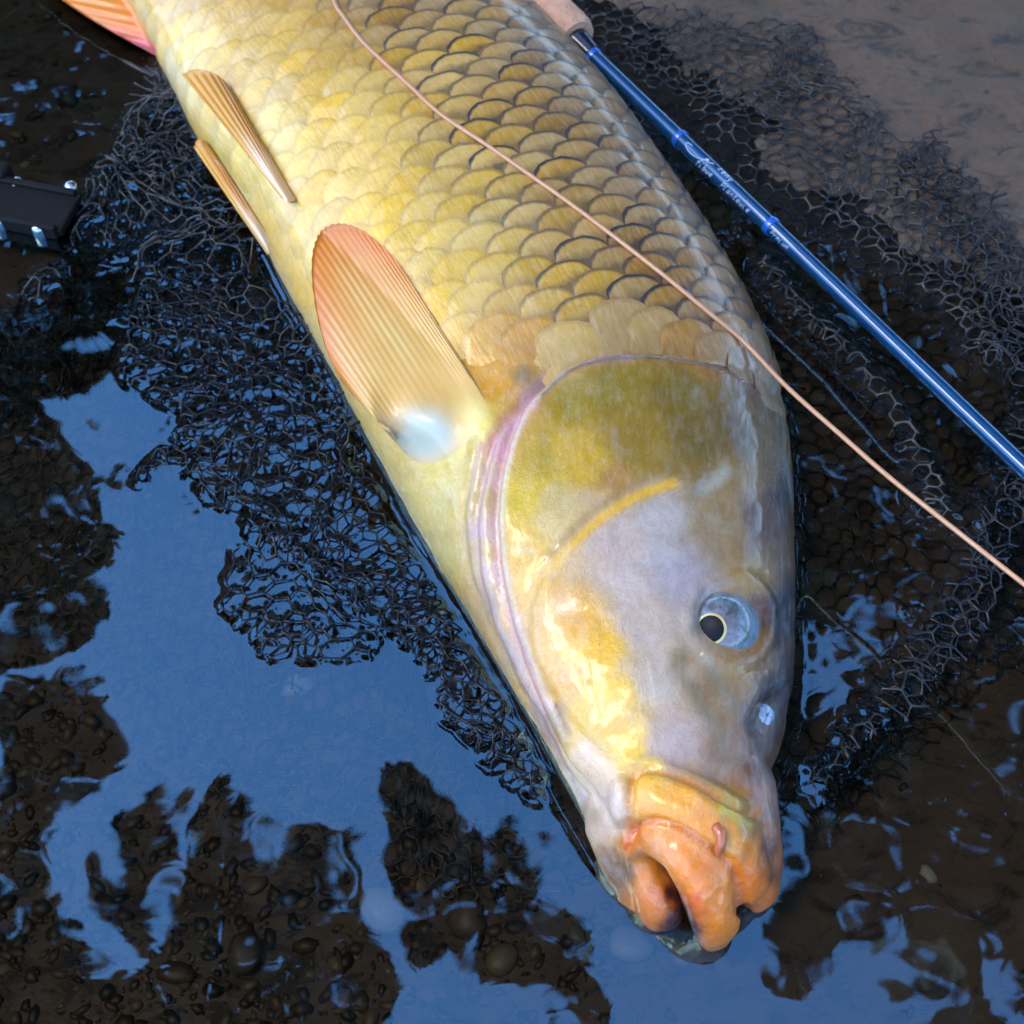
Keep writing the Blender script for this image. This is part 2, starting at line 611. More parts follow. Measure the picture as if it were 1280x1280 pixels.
BN = vert_normals(BV, BF)
if np.mean(BN[BV[:, 2] > 0.04, 2]) < 0:
    BF = [f[::-1] for f in BF]; BN = -BN
bvh0 = BVHTree.FromPolygons([tuple(v) for v in BV], BF)
U, W = chart(BV)
topm = sstep(-0.35, 0.05, BN[:, 2] * 0.8 - BN[:, 1] * 0.5)       # side that faces up

OPERC = smooth_pl([(985, 500), (930, 468), (860, 452), (800, 446), (745, 451), (700, 472), (660, 520), (636, 590), (630, 660), (640, 740), (664, 815), (700, 905), (742, 985), (776, 1042)], 60)
GILL2 = smooth_pl([(690, 478), (640, 530), (612, 600), (604, 680), (622, 765), (660, 850), (700, 935), (735, 1000)], 40)
GILL3 = smooth_pl([(600, 560), (586, 640), (596, 720), (634, 810), (680, 905)], 40)
PREOP = smooth_pl([(838, 608), (790, 626), (745, 655), (710, 688), (680, 725), (668, 770), (676, 820), (700, 870)], 40)
CHEEK = smooth_pl([(700, 870), (735, 920), (770, 955), (792, 970)], 20)
MOUTHCREASE = smooth_pl([(786, 1040), (788, 1000), (792, 970), (820, 966), (860, 978), (900, 1000), (940, 1018)], 30)
LIPCREASE = smooth_pl([(783, 1062), (790, 1036), (820, 1026), (860, 1040), (900, 1070), (920, 1100), (925, 1142)], 30)
LIPCREASE2 = smooth_pl([(898, 1066), (918, 1084), (930, 1110), (934, 1140)], 20)
NOSEDIP = [(948, 905), (965, 880)]

D = np.zeros(nv)


def ridge(pts, w, h):
    d, s, a = pl_dist(U, W, pts)
    return h * np.exp(-(d / w) ** 2)


def step_edge(pts, wout, hin, inner, outer=0):
    """Raised on one side of a line with a soft run-out; the other side drops sharply."""
    d, s, a = pl_dist(U, W, pts)
    sd = d * s
    return hin * np.where(sd * inner > 0, np.exp(-(d / wout) ** 1.5), np.exp(-(d / 5.0) ** 2)), a


h, a = step_edge(OPERC, 150, 0.0034, -1)
D += h * sstep(0.0, 0.18, a) * sstep(1.0, 0.85, a)
D += -ridge(OPERC + np.array([-7, -4]), 8, 0.0020)
h, a = step_edge(GILL2, 30, 0.0018, -1)
D += h * sstep(0, 0.1, a) * sstep(1.0, 0.9, a)
D += -ridge(GILL2 + np.array([-6, -2]), 6, 0.0014)
h, a = step_edge(GILL3, 26, 0.0012, -1)
D += h * sstep(0, 0.2, a) * sstep(1.0, 0.8, a)
D += -ridge(GILL3 + np.array([-5, -1]), 6, 0.0010)
D += -ridge(PREOP, 7, 0.0016)
h, a = step_edge(PREOP, 60, 0.0014, -1)
D += h
D += -ridge(CHEEK, 8, 0.0010)
D += -ridge(MOUTHCREASE, 5, 0.0022)
D += ridge(MOUTHCREASE + np.array([-14, -8]), 14, 0.0016)
D += -ridge(LIPCREASE, 4.5, 0.0022)
D += -ridge(LIPCREASE2, 4, 0.0014)
D += -ridge(NOSEDIP, 15, 0.0032)
D += ridge([(925, 915), (940, 950)], 26, 0.0016)
D += -ridge([(905, 690), (880, 760), (868, 800)], 16, 0.0010)
# socket: a low rim round the eye
de = np.hypot((U - 915) / 42, (W - 776) / 48)
D += 0.0018 * np.exp(-((de - 1.15) / 0.22) ** 2)
# skull ridge along the dorsal edge, and fin root swelling
D += ridge([(900, 480), (930, 600), (935, 690)], 34, 0.0012)
D += ridge([(530, 520), (570, 545), (600, 530)], 34, 0.0030)
D += ridge([(560, 700), (620, 800), (670, 890)], 22, 0.0010)
# soft uneven flesh
D += 0.0006 * fbm(U / 34, W / 34, 21, 3)
D += 0.0005 * fbm(U / 12, W / 26, 25, 2) * sstep(1000, 1040, W)
BV = BV + BN * (D * topm)[:, None]

# ---- pigment: the skin's colours, with sky sheen painted into the cheek
PIG = [
    (60, -80, 225, 185, 90, 150), (300, -60, 200, 165, 75, 150), (500, -60, 150, 125, 65, 120),
    (215, 110, 228, 205, 165, 40), (260, 60, 232, 196, 110, 50), (350, 60, 226, 186, 80, 50), (330, 180, 232, 205, 135, 50), (285, 240, 224, 200, 155, 34),
    (450, 150, 226, 188, 82, 60), (430, 240, 228, 190, 84, 50), (360, 310, 224, 192, 130, 40), (550, 90, 200, 166, 72, 60), (640, 120, 176, 146, 66, 50),
    (880, 275, 84, 72, 48, 26), (930, 370, 80, 70, 48, 22), (690, 20, 84, 74, 56, 30), (805, 165, 84, 72, 50, 26), (745, 85, 90, 78, 56, 26), (720, 130, 140, 118, 66, 45), (690, 60, 118, 102, 66, 40), (790, 215, 128, 108, 60, 40), (600, 240, 208, 176, 90, 60), (710, 260, 172, 146, 82, 55), (820, 320, 148, 124, 64, 50), (890, 370, 140, 112, 52, 35),
    (520, 320, 226, 190, 92, 60), (610, 350, 214, 182, 92, 50), (710, 380, 190, 162, 84, 50), (560, 420, 222, 182, 70, 40), (650, 425, 206, 158, 44, 40), (800, 405, 168, 142, 76, 45), (900, 425, 136, 114, 60, 30), (950, 470, 92, 80, 60, 30), (860, 440, 176, 140, 80, 22),
    (620, 470, 206, 160, 50, 24), (660, 470, 150, 140, 110, 20), (700, 450, 198, 180, 140, 16), (590, 440, 216, 172, 54, 26),
    # gill cover
    (770, 480, 132, 122, 46, 36), (720, 500, 150, 136, 44, 26), (720, 570, 196, 160, 22, 30), (680, 570, 172, 150, 40, 20), (850, 490, 112, 106, 62, 36), (870, 540, 108, 100, 62, 36), (800, 560, 140, 122, 42, 30), (930, 540, 92, 86, 62, 34), (650, 620, 204, 174, 38, 22), (648, 690, 214, 178, 62, 24),
    (700, 630, 196, 182, 138, 18), (770, 600, 166, 140, 84, 18), (690, 660, 204, 186, 146, 18), (740, 630, 192, 172, 140, 16), (650, 740, 224, 186, 120, 22), (680, 820, 228, 190, 140, 24),
    # cheek: silvery skin plus the sky's lavender reflection, painted into the colour
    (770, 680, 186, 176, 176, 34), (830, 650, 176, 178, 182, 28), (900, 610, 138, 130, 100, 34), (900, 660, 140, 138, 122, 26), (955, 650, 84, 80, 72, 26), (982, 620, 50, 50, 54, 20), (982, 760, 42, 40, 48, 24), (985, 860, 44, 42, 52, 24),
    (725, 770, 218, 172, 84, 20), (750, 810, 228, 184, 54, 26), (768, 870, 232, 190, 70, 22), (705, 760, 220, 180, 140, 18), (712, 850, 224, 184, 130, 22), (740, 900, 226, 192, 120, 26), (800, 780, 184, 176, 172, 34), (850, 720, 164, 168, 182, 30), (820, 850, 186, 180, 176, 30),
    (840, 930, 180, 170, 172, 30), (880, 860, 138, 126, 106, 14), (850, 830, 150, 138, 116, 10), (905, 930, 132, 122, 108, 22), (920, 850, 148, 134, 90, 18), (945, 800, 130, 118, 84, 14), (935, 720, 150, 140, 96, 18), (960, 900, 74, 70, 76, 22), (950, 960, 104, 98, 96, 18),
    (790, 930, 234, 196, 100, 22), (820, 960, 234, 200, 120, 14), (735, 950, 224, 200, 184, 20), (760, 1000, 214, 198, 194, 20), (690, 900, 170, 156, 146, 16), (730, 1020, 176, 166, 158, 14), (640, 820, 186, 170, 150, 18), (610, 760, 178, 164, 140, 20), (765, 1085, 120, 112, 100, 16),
    # mouth
    (805, 985, 236, 178, 74, 14), (840, 1000, 236, 164, 34, 16), (880, 1030, 236, 158, 44, 16), (825, 1022, 232, 156, 70, 12), (795, 1045, 222, 132, 66, 9), (850, 1062, 236, 148, 24, 12), (880, 1100, 238, 146, 24, 13), (890, 1135, 232, 142, 50, 12), (872, 1125, 220, 110, 80, 8), (905, 1100, 232, 150, 90, 10),
    (815, 1090, 224, 146, 104, 11), (828, 1125, 220, 138, 112, 12), (940, 1060, 220, 140, 60, 13), (940, 1105, 226, 132, 56, 14), (966, 1060, 116, 94, 76, 10), (968, 1095, 130, 96, 70, 8), (915, 1010, 200, 172, 70, 12), (930, 1030, 176, 136, 84, 11), (955, 995, 138, 120, 112, 12), (960, 1025, 120, 106, 98, 10), (910, 1045, 224, 160, 90, 10),
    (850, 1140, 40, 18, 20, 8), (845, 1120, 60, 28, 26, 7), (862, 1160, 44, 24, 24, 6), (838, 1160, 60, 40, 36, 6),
    # belly and isthmus
    (400, 430, 214, 194, 150, 30), (440, 530, 206, 188, 140, 30), (500, 610, 204, 190, 146, 30), (555, 700, 190, 176, 132, 26), (550, 560, 216, 200, 138, 24), (535, 525, 196, 206, 206, 18), (560, 600, 212, 194, 128, 22), (600, 520, 232, 214, 140, 14), (620, 560, 214, 160, 160, 12), (610, 600, 210, 178, 160, 12), (600, 660, 200, 178, 176, 14), (615, 720, 206, 186, 176, 14),
    (660, 500, 206, 164, 176, 10), (640, 530, 208, 158, 160, 9), (575, 640, 206, 186, 130, 16),
]
PIG = [(p[0], p[1], p[2], min(255, p[3] + 6), max(0, p[4] - 24), p[5]) if p[1] >= 985 and p[2] > 200 and p[4] < 120 else p for p in PIG]
PIG = [(p[0], p[1], p[2], p[3] + 10, max(0, p[4] - 8), p[5]) if 470 < p[1] < 640 and p[0] > 640 and p[2] < 215 and p[4] < 70 else p for p in PIG]
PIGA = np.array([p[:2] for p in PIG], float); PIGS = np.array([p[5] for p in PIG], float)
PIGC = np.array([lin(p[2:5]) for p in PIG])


def pigment(u, v, jit=1.0):
    u = np.asarray(u, float); v = np.asarray(v, float)
    ju = u + jit * 12 * fbm(u / 26, v / 26, 40, 3); jv = v + jit * 12 * fbm(u / 26, v / 26, 50, 3)
    num = np.zeros((len(u), 3)); den = np.zeros(len(u))
    for i in range(len(PIGA)):
        d2 = ((ju - PIGA[i, 0]) ** 2 + (jv - PIGA[i, 1]) ** 2) / PIGS[i] ** 2
        w = 1.0 / (1e-3 + d2) ** 1.6 * np.exp(-np.minimum(d2, 60) * 0.04)
        num += w[:, None] * PIGC[i]; den += w
    c_ = num / den[:, None]
    return c_ ** np.array([0.98, 1.32, 1.70])


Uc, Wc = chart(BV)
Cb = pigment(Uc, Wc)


def stain(C, u, v, pts, w, col, amt, n=None):
    d, s, a = pl_dist(u, v, pts)
    k = amt * np.exp(-(d / w) ** 2)
    if n is not None:
        k = k * n
    return C * (1 - k[:, None]) + lin(col) * k[:, None]


tip = sstep(0, 0.2, pl_dist(Uc, Wc, PREOP)[2])
Cb = stain(Cb, Uc, Wc, PREOP[:24] + np.array([2, -4]), 7, (232, 170, 10), 0.9)
Cb = stain(Cb, Uc, Wc, PREOP[:22] + np.array([-2, -16]), 6, (150, 110, 60), 0.5)
Cb = stain(Cb, Uc, Wc, OPERC[14:50] + np.array([-10, -3]), 8, (196, 150, 160), 0.6)
Cb = stain(Cb, Uc, Wc, OPERC[22:52] + np.array([-3, 0]), 3, (226, 210, 180), 0.4)
Cb = stain(Cb, Uc, Wc, OPERC[4:26], 3, (60, 54, 44), 0.6)
Cb = stain(Cb, Uc, Wc, GILL2[6:] + np.array([-5, 0]), 5, (170, 140, 150), 0.5)
Cb = stain(Cb, Uc, Wc, GILL3, 5, (160, 140, 130), 0.4)
Cb = stain(Cb, Uc, Wc, [(846, 822), (862, 860), (885, 895), (905, 930)], 11, (122, 104, 72), 0.75)
Cb = stain(Cb, Uc, Wc, [(868, 760), (872, 810), (895, 850), (915, 880)], 11, (126, 112, 84), 0.65)
Cb = stain(Cb, Uc, Wc, [(876, 740), (866, 790)], 8, (84, 80, 76), 0.6)
Cb = stain(Cb, Uc, Wc, [(560, 615), (540, 650), (560, 700)], 16, (190, 176, 120), 0.4)
Cb = stain(Cb, Uc, Wc, MOUTHCREASE, 4, (196, 110, 20), 0.6)
Cb = stain(Cb, Uc, Wc, LIPCREASE, 4, (196, 90, 40), 0.6)
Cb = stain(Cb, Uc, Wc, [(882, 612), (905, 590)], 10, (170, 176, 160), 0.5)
Cb = stain(Cb, Uc, Wc, [(905, 1010), (935, 1030)], 8, (196, 176, 40), 0.6)
carp = empty("carp", tuple(at(690, 560, ZM - 0.045)))
tag(carp, "large golden common carp lying on its side in the net", "fish")
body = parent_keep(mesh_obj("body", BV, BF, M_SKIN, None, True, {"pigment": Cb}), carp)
bvh = BVHTree.FromPolygons([tuple(v) for v in BV], BF)


def on_body(u, v):
    d = ray(u, v)
    h, n, i, dist = bvh.ray_cast(Vector(CAM), Vector(d))
    return (np.array(h), np.array(n)) if h is not None else (None, None)


# ------------------------------------------------------------------ the carp: scales
# arc-length chart of the upper flank
NT2 = 80
th2 = np.linspace(0.02, math.pi - 0.02, NT2)
t2 = -np.sign(np.cos(th2)) * np.abs(np.cos(th2)) ** 0.92
z2 = np.abs(np.sin(th2)) ** 0.88
PT = mid[:, None, :] + (B - A)[:, None, :] / 2 * t2[None, :, None]
PT[:, :, 2] = ZM + Hh[:, None] * z2[None, :]
sa = np.concatenate([[0], np.cumsum(np.linalg.norm(np.diff(PT[:, NT2 // 2], axis=0), axis=1))])
ba = np.concatenate([np.zeros((NS, 1)), np.cumsum(np.linalg.norm(np.diff(PT, axis=1), axis=2), axis=1)], 1)
ba = ba - ba[:, NT2 // 2][:, None]


def flank(a, b_):
    fs = np.interp(a, sa, np.arange(NS))
    i = min(int(fs), NS - 2); f = fs - i
    row = PT[i] * (1 - f) + PT[i + 1] * f
    bb = ba[i] * (1 - f) + ba[i + 1] * f
    return np.array([np.interp(b_, bb, row[:, k]) for k in range(3)]), bb[0], bb[-1]


SC_POLY = [tuple(p) for p in smooth_pl([(975, 505), (925, 455), (860, 442), (795, 436), (740, 440), (690, 455), (640, 462), (600, 462), (560, 440), (500, 400), (440, 350), (400, 320)], 40)] + [(330, 240), (262, 175), (228, 128), (205, 70), (150, -40), (80, -220), (700, -200), (1100, 300), (1010, 520)]
DA, DB = 0.0080, 0.0218
cands = []
rows = int(sa[-1] / DA)
for i in range(rows):
    a = i * DA
    for j in range(-9, 10):
        b_ = (j + (0.5 if i % 2 else 0.0)) * DB
        p, b0, b1 = flank(a, b_)
        if b_ < b0 + 0.004 or b_ > b1 + 0.0:
            continue
        u, v = chart(p[None]); u = u[0]; v = v[0]
        if v < -90 or not in_poly(np.array([u]), np.array([v]), SC_POLY)[0]:
            continue
        p2, _, _ = flank(a - 0.004, b_)
        tdir = p2 - p; tdir /= np.linalg.norm(tdir)      # towards the tail
        cands.append((i, p, tdir, u, v))
NQ, NP = 9, 6
q_ = np.linspace(-1, 1, NQ)
scale_objs = []
SL, SW = 0.0112, 0.0127
for (i, p, tdir, u, v) in cands:
    h, n, _, _ = bvh.find_nearest(Vector(p))
    n = np.array(n); p = np.array(h)
    if n[2] < -0.25:
        continue
    t_ = tdir - n * (tdir @ n); t_ /= np.linalg.norm(t_)
    s_ = np.cross(n, t_)
    rr = random.Random(int(u * 31 + v * 17))
    rot = rr.uniform(-0.10, 0.10); kx = rr.uniform(0.94, 1.06); ky = rr.uniform(0.95, 1.07)
    t_, s_ = t_ * math.cos(rot) + s_ * math.sin(rot), s_ * math.cos(rot) - t_ * math.sin(rot)
    V = []; aq = []; ap = []; ar = []
    for q in q_:
        edge = (max(0.0, 1 - abs(q) ** 2.3)) ** 0.5
        edge = edge * (1 + 0.03 * math.sin(q * 9 + u))
        for k in range(NP):
            f = (k / (NP - 1)) ** 0.8
            pp = -1.0 + (edge + 1.0) * f if edge > 0 else -1.0 + f
            w = p + t_ * (pp * SL * kx) + s_ * (q * SW * ky)
            hh, nn, _, _ = bvh.find_nearest(Vector(w))
            nn = np.array(nn)
            r = math.sqrt(min(1.0, max(pp, 0) ** 2 + abs(q) ** 2.3))
            lift = -0.0012 * max(0.0, -pp - 0.45) / 0.55 + 0.00008 + 0.00145 * (pp + 1) / 2 - 0.00055 * abs(q) ** 4 - 0.00012 * max(0.0, r - 0.90) / 0.10
            V.append(np.array(hh) + nn * lift)
            aq.append(q); ap.append(pp); ar.append(r if pp > 0 else abs(q) ** 1.15 * 0.9)
    V = np.array(V)
    uu, vv = chart(V)
    pg = pigment(np.full(len(V), u), np.full(len(V), v), 0.6) * 0.7 + pigment(uu, vv, 0.6) * 0.3
    # how dark the pockets are: strong along the back, none on the belly
    dback = np.clip((u - (330 + 0.62 * v)) / 240.0, 0, 1)
    dk = float(0.30 + 0.70 * sstep(0.10, 0.75, dback))
    if pl_dist(np.array([u]), np.array([v]), OPERC)[0][0] < 40: dk *= 0.45
    dk *= rr.uniform(0.8, 1.05)
    jit = rr.uniform(0.88, 1.12)
    scale_objs.append(dict(V=V, F=grid_faces(NQ, NP), u=u, v=v, i=i, attrs=dict(pigment=np.clip(pg * jit, 0, 1), dark=np.full(len(V), dk), sp=np.array(ap), sq=np.array(aq), rim=np.array(ar))))
print("scales", len(scale_objs))


def seen(s):
    return 0 if s['v'] > 15 else -1


scale_objs.sort(key=lambda s: -s['v'])
for s in scale_objs[:296]:
    o = mesh_obj("scale", s['V'], s['F'][:, ::-1], M_SCALE, None, True, s['attrs'])
    parent_keep(o, carp)
rest = scale_objs[296:]
if rest:
    n1 = len(rest[0]['V'])
    V = np.vstack([s['V'] for s in rest]); F = np.vstack([s['F'][:, ::-1] + k * n1 for k, s in enumerate(rest)])
    at_ = {k: np.concatenate([s['attrs'][k] for s in rest]) for k in rest[0]['attrs']}
    o = parent_keep(mesh_obj("small_scales", V, F, M_SCALE, None, True, at_), carp)
    o["kind"] = "stuff"

# ------------------------------------------------------------------ the carp: eye
hit, nrm = on_body(915, 776)
ER = 0.0122
ec = hit - nrm * (ER * 0.62)
dpx = ray(888, 786)
# where that sight line meets the eyeball
oc = CAM - ec
bq = dpx @ oc; cq = oc @ oc - ER * ER
disc = bq * bq - cq
tq = -bq - math.sqrt(max(disc, 0))
pd = (CAM + dpx * tq - ec); pd /= np.linalg.norm(pd)


def cap_mesh(center, axis, rad, a0, a1, n=14, m=40, squash=1.0):
    ax = np.array(axis)
    e1 = np.cross(ax, [0, 0, 1.0] if abs(ax[2]) < 0.95 * np.linalg.norm(ax) else [1.0, 0, 0]); e1 /= np.linalg.norm(e1); e2 = np.cross(ax, e1)
    V = []; an = []
    for i in range(n):
        al = a0 + (a1 - a0) * i / (n - 1)
        for k in range(m):
            w = 2 * math.pi * k / m
            V.append(center + rad * (math.cos(al) * ax * squash + math.sin(al) * (math.cos(w) * e1 + math.sin(w) * e2)))
            an.append(al)
    F = []
    for i in range(n - 1):
        for k in range(m):
            k2 = (k + 1) % m
            F.append([i * m + k, (i + 1) * m + k, (i + 1) * m + k2, i * m + k2])
    return np.array(V), F, np.array(an)


M_EYE, nt, b = nmat("eye_white_and_iris")
c = attr(nt, "pigment")
n1 = noise(nt, 240, 6, 0.7, dist=1.0)
c = mixc(nt, ramp(nt, n1, [(0.40, 0.0), (0.56, 0.9)]), c, mixc(nt, 0.75, c, (0.22, 0.17, 0.09), 'MULTIPLY'))
nt.links.new(c, b.inputs['Base Color'])
b.inputs['Roughness'].default_value = 0.35; b.inputs['Coat Weight'].default_value = 1.0; b.inputs['Coat Roughness'].default_value = 0.03
M_PUP = simple("pupil_black", (0.003, 0.003, 0.005), 0.45, 0.0)
M_GOLD = simple("iris_gold_ring", (0.62, 0.48, 0.16), 0.3, 0.6, 0.3, nscale=500, var=0.3)
V, F, an = cap_mesh(ec, pd, ER, 0.0, 2.6, 40, 48)
ca = np.where((an < 0.78)[:, None], lin((96, 96, 150)), lin((150, 176, 206)))
k = sstep(0.62, 0.95, an)[:, None]
ca = lin((104, 100, 104)) * (1 - k) + lin((116, 134, 150)) * k
k2 = np.exp(-((an - 0.98) / 0.10) ** 2)[:, None] * 0.8
ca = ca * (1 - k2) + lin((70, 92, 84)) * k2
eye = parent_keep(mesh_obj("eye", V, F, M_EYE, None, True, {"pigment": ca}), carp)
V, F, an = cap_mesh(ec, pd, ER * 1.012, 0.0, 0.35, 8, 36)
o = parent_keep(mesh_obj("pupil", V, F, M_PUP), carp); o.parent = eye; o.matrix_parent_inverse = eye.matrix_parent_inverse
o.matrix_parent_inverse = Matrix.Identity(4)
V, F, an = cap_mesh(ec, pd, ER * 1.009, 0.33, 0.42, 4, 36)
o = mesh_obj("iris_ring", V, F, M_GOLD, eye)

# nostril flap and the short barbel on the lip
h, n = on_body(957, 893)
M_NOSE = simple("wet_nostril_skin", tuple(lin((150, 165, 185))), 0.15, 1.0, nscale=300, var=0.3)  # the blue of a wet highlight is put into this colour
V, F, an = cap_mesh(h - n * 0.0016, n + np.array([-0.2, -0.3, 0]), 0.0042, 0, 1.5, 8, 20, 0.75)
V += RNG.normal(0, 0.00025, V.shape)
parent_keep(mesh_obj("nostril", V, F, M_NOSE), carp)
M_BARB = simple("barbel_skin", tuple(lin((190, 96, 48))), 0.3, 0.7, nscale=200, var=0.2)
pts = []
for (u, v), lf in zip([(895, 1034), (899, 1040), (901, 1050), (900, 1060), (899, 1070)], (-.0005, .0012, .0016, .0014, .0006)):
    h, n = on_body(u, v); pts.append(h + n * lf)
V, F = tube(smooth_pl(pts, 12), [0.0017] * 4 + [0.0015] * 4 + [0.0012, 0.001, 0.0008, 0.0004], 8)
parent_keep(mesh_obj("barbel", V, F, M_BARB), carp)


# ------------------------------------------------------------------ the carp: fins
def body_z(u, v, default):
    h, n = on_body(u, v)
    return h[2] if h is not None else default


def build_fin(name, root_pts, margin_pts, nray, ray_h, height, colfn, M=22, sub=6, curl=0.0):
    """Rays run from root_pts to margin_pts (both photo polylines, same order). height(f,g)->z above the water."""
    NA = nray * sub + 1
    r = smooth_pl(root_pts, NA); m = smooth_pl(margin_pts, NA)
    top = []; att = []
    for j in range(NA):
        g = j / (NA - 1)
        ph = (j % sub) / sub
        rib = (0.5 + 0.5 * math.cos(2 * math.pi * ph)) * (0.55 + 0.45 * math.sin(j // sub * 2.7 + 1.0) ** 2)
        for i in range(M):
            f = i / (M - 1)
            uv = r[j] * (1 - f) + m[j] * f
            if i == M - 1:
                uv = r[j] * (1 - f) + m[j] * (1.0 - 0.007 * (1 - rib)) + r[j] * 0.007 * (1 - rib)
            rh = ray_h * rib * float(sstep(0.12, 0.55, f)) * (1 - 0.35 * f)
            z = height(f, g, uv) + rh
            hb_ = body_z(uv[0], uv[1], -1.0)
            z = max(z, hb_ + 0.0018 * float(sstep(0.0, 0.25, f)) - 0.0006 * (f < 0.01) + rh)
            top.append(at(uv[0], uv[1], z)); att.append((f, g, rib, uv[0], uv[1]))
    top = np.array(top); att = np.array(att)
    n = len(top)
    V = np.vstack([top, top - np.array([0, 0, 0.0007])])
    Fq = grid_faces(NA, M)
    F = Fq.tolist() + (Fq[:, ::-1] + n).tolist()
    ring = [j * M + (M - 1) for j in range(NA)]
    for x0, x1 in zip(ring[:-1], ring[1:]): F.append([x0, x1, x1 + n, x0 + n])
    for e in (0, NA - 1):
        l = [e * M + i for i in range(M)]
        for x0, x1 in zip(l[:-1], l[1:]): F.append([x0, x1, x1 + n, x0 + n] if e else [x1, x0, x0 + n, x1 + n])
    C = colfn(*att.T)
    C = np.vstack([C, C])
    o = mesh_obj(name, V, F, M_FIN, None, True, {"pigment": C})
    return parent_keep(o, carp)


def mixl(a, b, k):
    return lin(a)[None] * (1 - k[:, None]) + lin(b)[None] * k[:, None]


# pectoral fin, spread on the flank
zr = body_z(575, 500, 0.045) + 0.002


def pect_h(f, g, uv):
    fl = 0.0034 * math.exp(-(((uv[0] - 540) / 42) ** 2 + ((uv[1] - 532) / 34) ** 2)) * float(sstep(0.0, 0.22, f))
    return body_z(uv[0], uv[1], zr - 0.01) * (1 - float(sstep(0.0, 0.5, f))) + (zr - 0.0005 - 0.004 * f - 0.006 * f * g) * float(sstep(0.0, 0.5, f)) + 0.003 * math.sin(f * math.pi) * (1 - 0.5 * g) + fl


def pect_c(f, g, rib, u, v):
    base = mixl((214, 164, 84), (206, 112, 0), sstep(0.4, 1.0, f))
    pale = lin((222, 190, 120))[None]
    k = (rib ** 1.5) * sstep(0.34, 0.60, f + 0.10 * np.sin(g * 31)) * sstep(1.02, 0.72, f) * sstep(0.18, 0.45, g) * 0.8
    c = base * (1 - k[:, None]) + pale * k[:, None]
    k = sstep(0.16, 0.0, g) * 0.7
    c = c * (1 - k[:, None]) + lin((158, 138, 78))[None] * k[:, None]
    k = sstep(0.022, 0.0, g) * 0.8
    c = c * (1 - k[:, None]) + lin((84, 64, 36))[None] * k[:, None]
    k = sstep(0.93, 1.0, f) * 0.4
    c = c * (1 - k[:, None]) + lin((176, 92, 0))[None] * k[:, None]
    k = sstep(0.7, 1.0, g) * sstep(0.9, 0.2, f) * 0.35
    c = c * (1 - k[:, None]) + lin((200, 150, 70))[None] * k[:, None]
    # the fleshy base: bluish white, running out to cream at the shoulder
    k = np.clip(1.15 * np.exp(-(((u - 530) / 40) ** 2 + ((v - 543) / 34) ** 2) ** 1.6), 0, 1) * 0.95
    c = c * (1 - k[:, None]) + lin((186, 188, 168))[None] * k[:, None]
    k = np.exp(-(((u - 596) / 26) ** 2 + ((v - 516) / 24) ** 2)) * 0.8
    return c * (1 - k[:, None]) + lin((230, 204, 120))[None] * k[:, None]


build_fin("pectoral_fin", [(598, 488), (608, 504), (606, 524), (588, 548), (560, 572), (532, 580), (512, 572), (502, 556)],
          [(540, 398), (502, 334), (468, 298), (444, 283), (424, 278), (405, 284), (394, 300), (389, 326), (392, 372), (406, 432), (432, 482), (470, 516)], 27, 0.00030, pect_h, pect_c, 34)

# pelvic fins, folded back
zp = body_z(365, 255, 0.03)


def pelv_h(f, g, uv):
    return max(zp + 0.004 - 0.004 * f, 0) + 0.0035 * math.sin(g * math.pi) * (0.3 + f * 0.7) + 0.003 * f


def pelv_c(f, g, rib, u, v):
    c = mixl((224, 178, 120), (198, 132, 34), sstep(0.1, 0.7, f))
    k = sstep(0.45, 0.0, g) * 0.5
    c = c * (1 - k[:, None]) + lin((214, 150, 20))[None] * k[:, None]
    k = (1 - rib) * 0.35 * sstep(0.3, 0.6, g)
    c = c * (1 - k[:, None]) + lin((120, 70, 26))[None] * k[:, None]
    k = np.exp(-((g - 0.30) / 0.12) ** 2) * sstep(0.55, 0.2, f) * 0.7
    return c * (1 - k[:, None]) + lin((236, 220, 200))[None] * k[:, None]


build_fin("pelvic_fin", [(352, 246), (358, 250), (364, 252), (370, 250)], [(228, 92), (240, 86), (256, 87), (270, 92), (280, 100), (292, 118)], 7, 0.0010, pelv_h, pelv_c, 22)


def pelv2_h(f, g, uv):
    return 0.008 + 0.004 * math.sin(g * math.pi) + 0.002 * f


build_fin("pelvic_fin", [(334, 318), (338, 312), (342, 306)], [(242, 184), (246, 174), (256, 176), (264, 186)], 5, 0.0010, pelv2_h, pelv_c, 22)


# anal fin, orange with a pink edge, running out of the frame
def anal_h(f, g, uv):
    return 0.012 - 0.006 * f + 0.003 * math.sin(g * 3)


def anal_c(f, g, rib, u, v):
    c = mixl((226, 120, 30), (224, 150, 40), g)
    k = sstep(0.35, 0.05, g) * 0.9
    c = c * (1 - k[:, None]) + lin((226, 96, 104))[None] * k[:, None]
    k = (1 - rib) * 0.3
    return c * (1 - k[:, None]) + lin((190, 80, 20))[None] * k[:, None]


build_fin("anal_fin", [(203, 70), (200, 40), (180, 0), (150, -40)], [(190, 66), (112, 22), (40, -30), (-20, -90)], 9, 0.0011, anal_h, anal_c, 20)

# ------------------------------------------------------------------ the landing net
FISH_FOOT = [tuple(p[:2]) for p in A] + [tuple(p[:2]) for p in B[::-1]]
net = empty("landing_net", tuple(at(560, 640, -0.03)))
tag(net, "black honeycomb landing net spread under the carp", "net")
NETPTS = []
HEXP = 0.0080


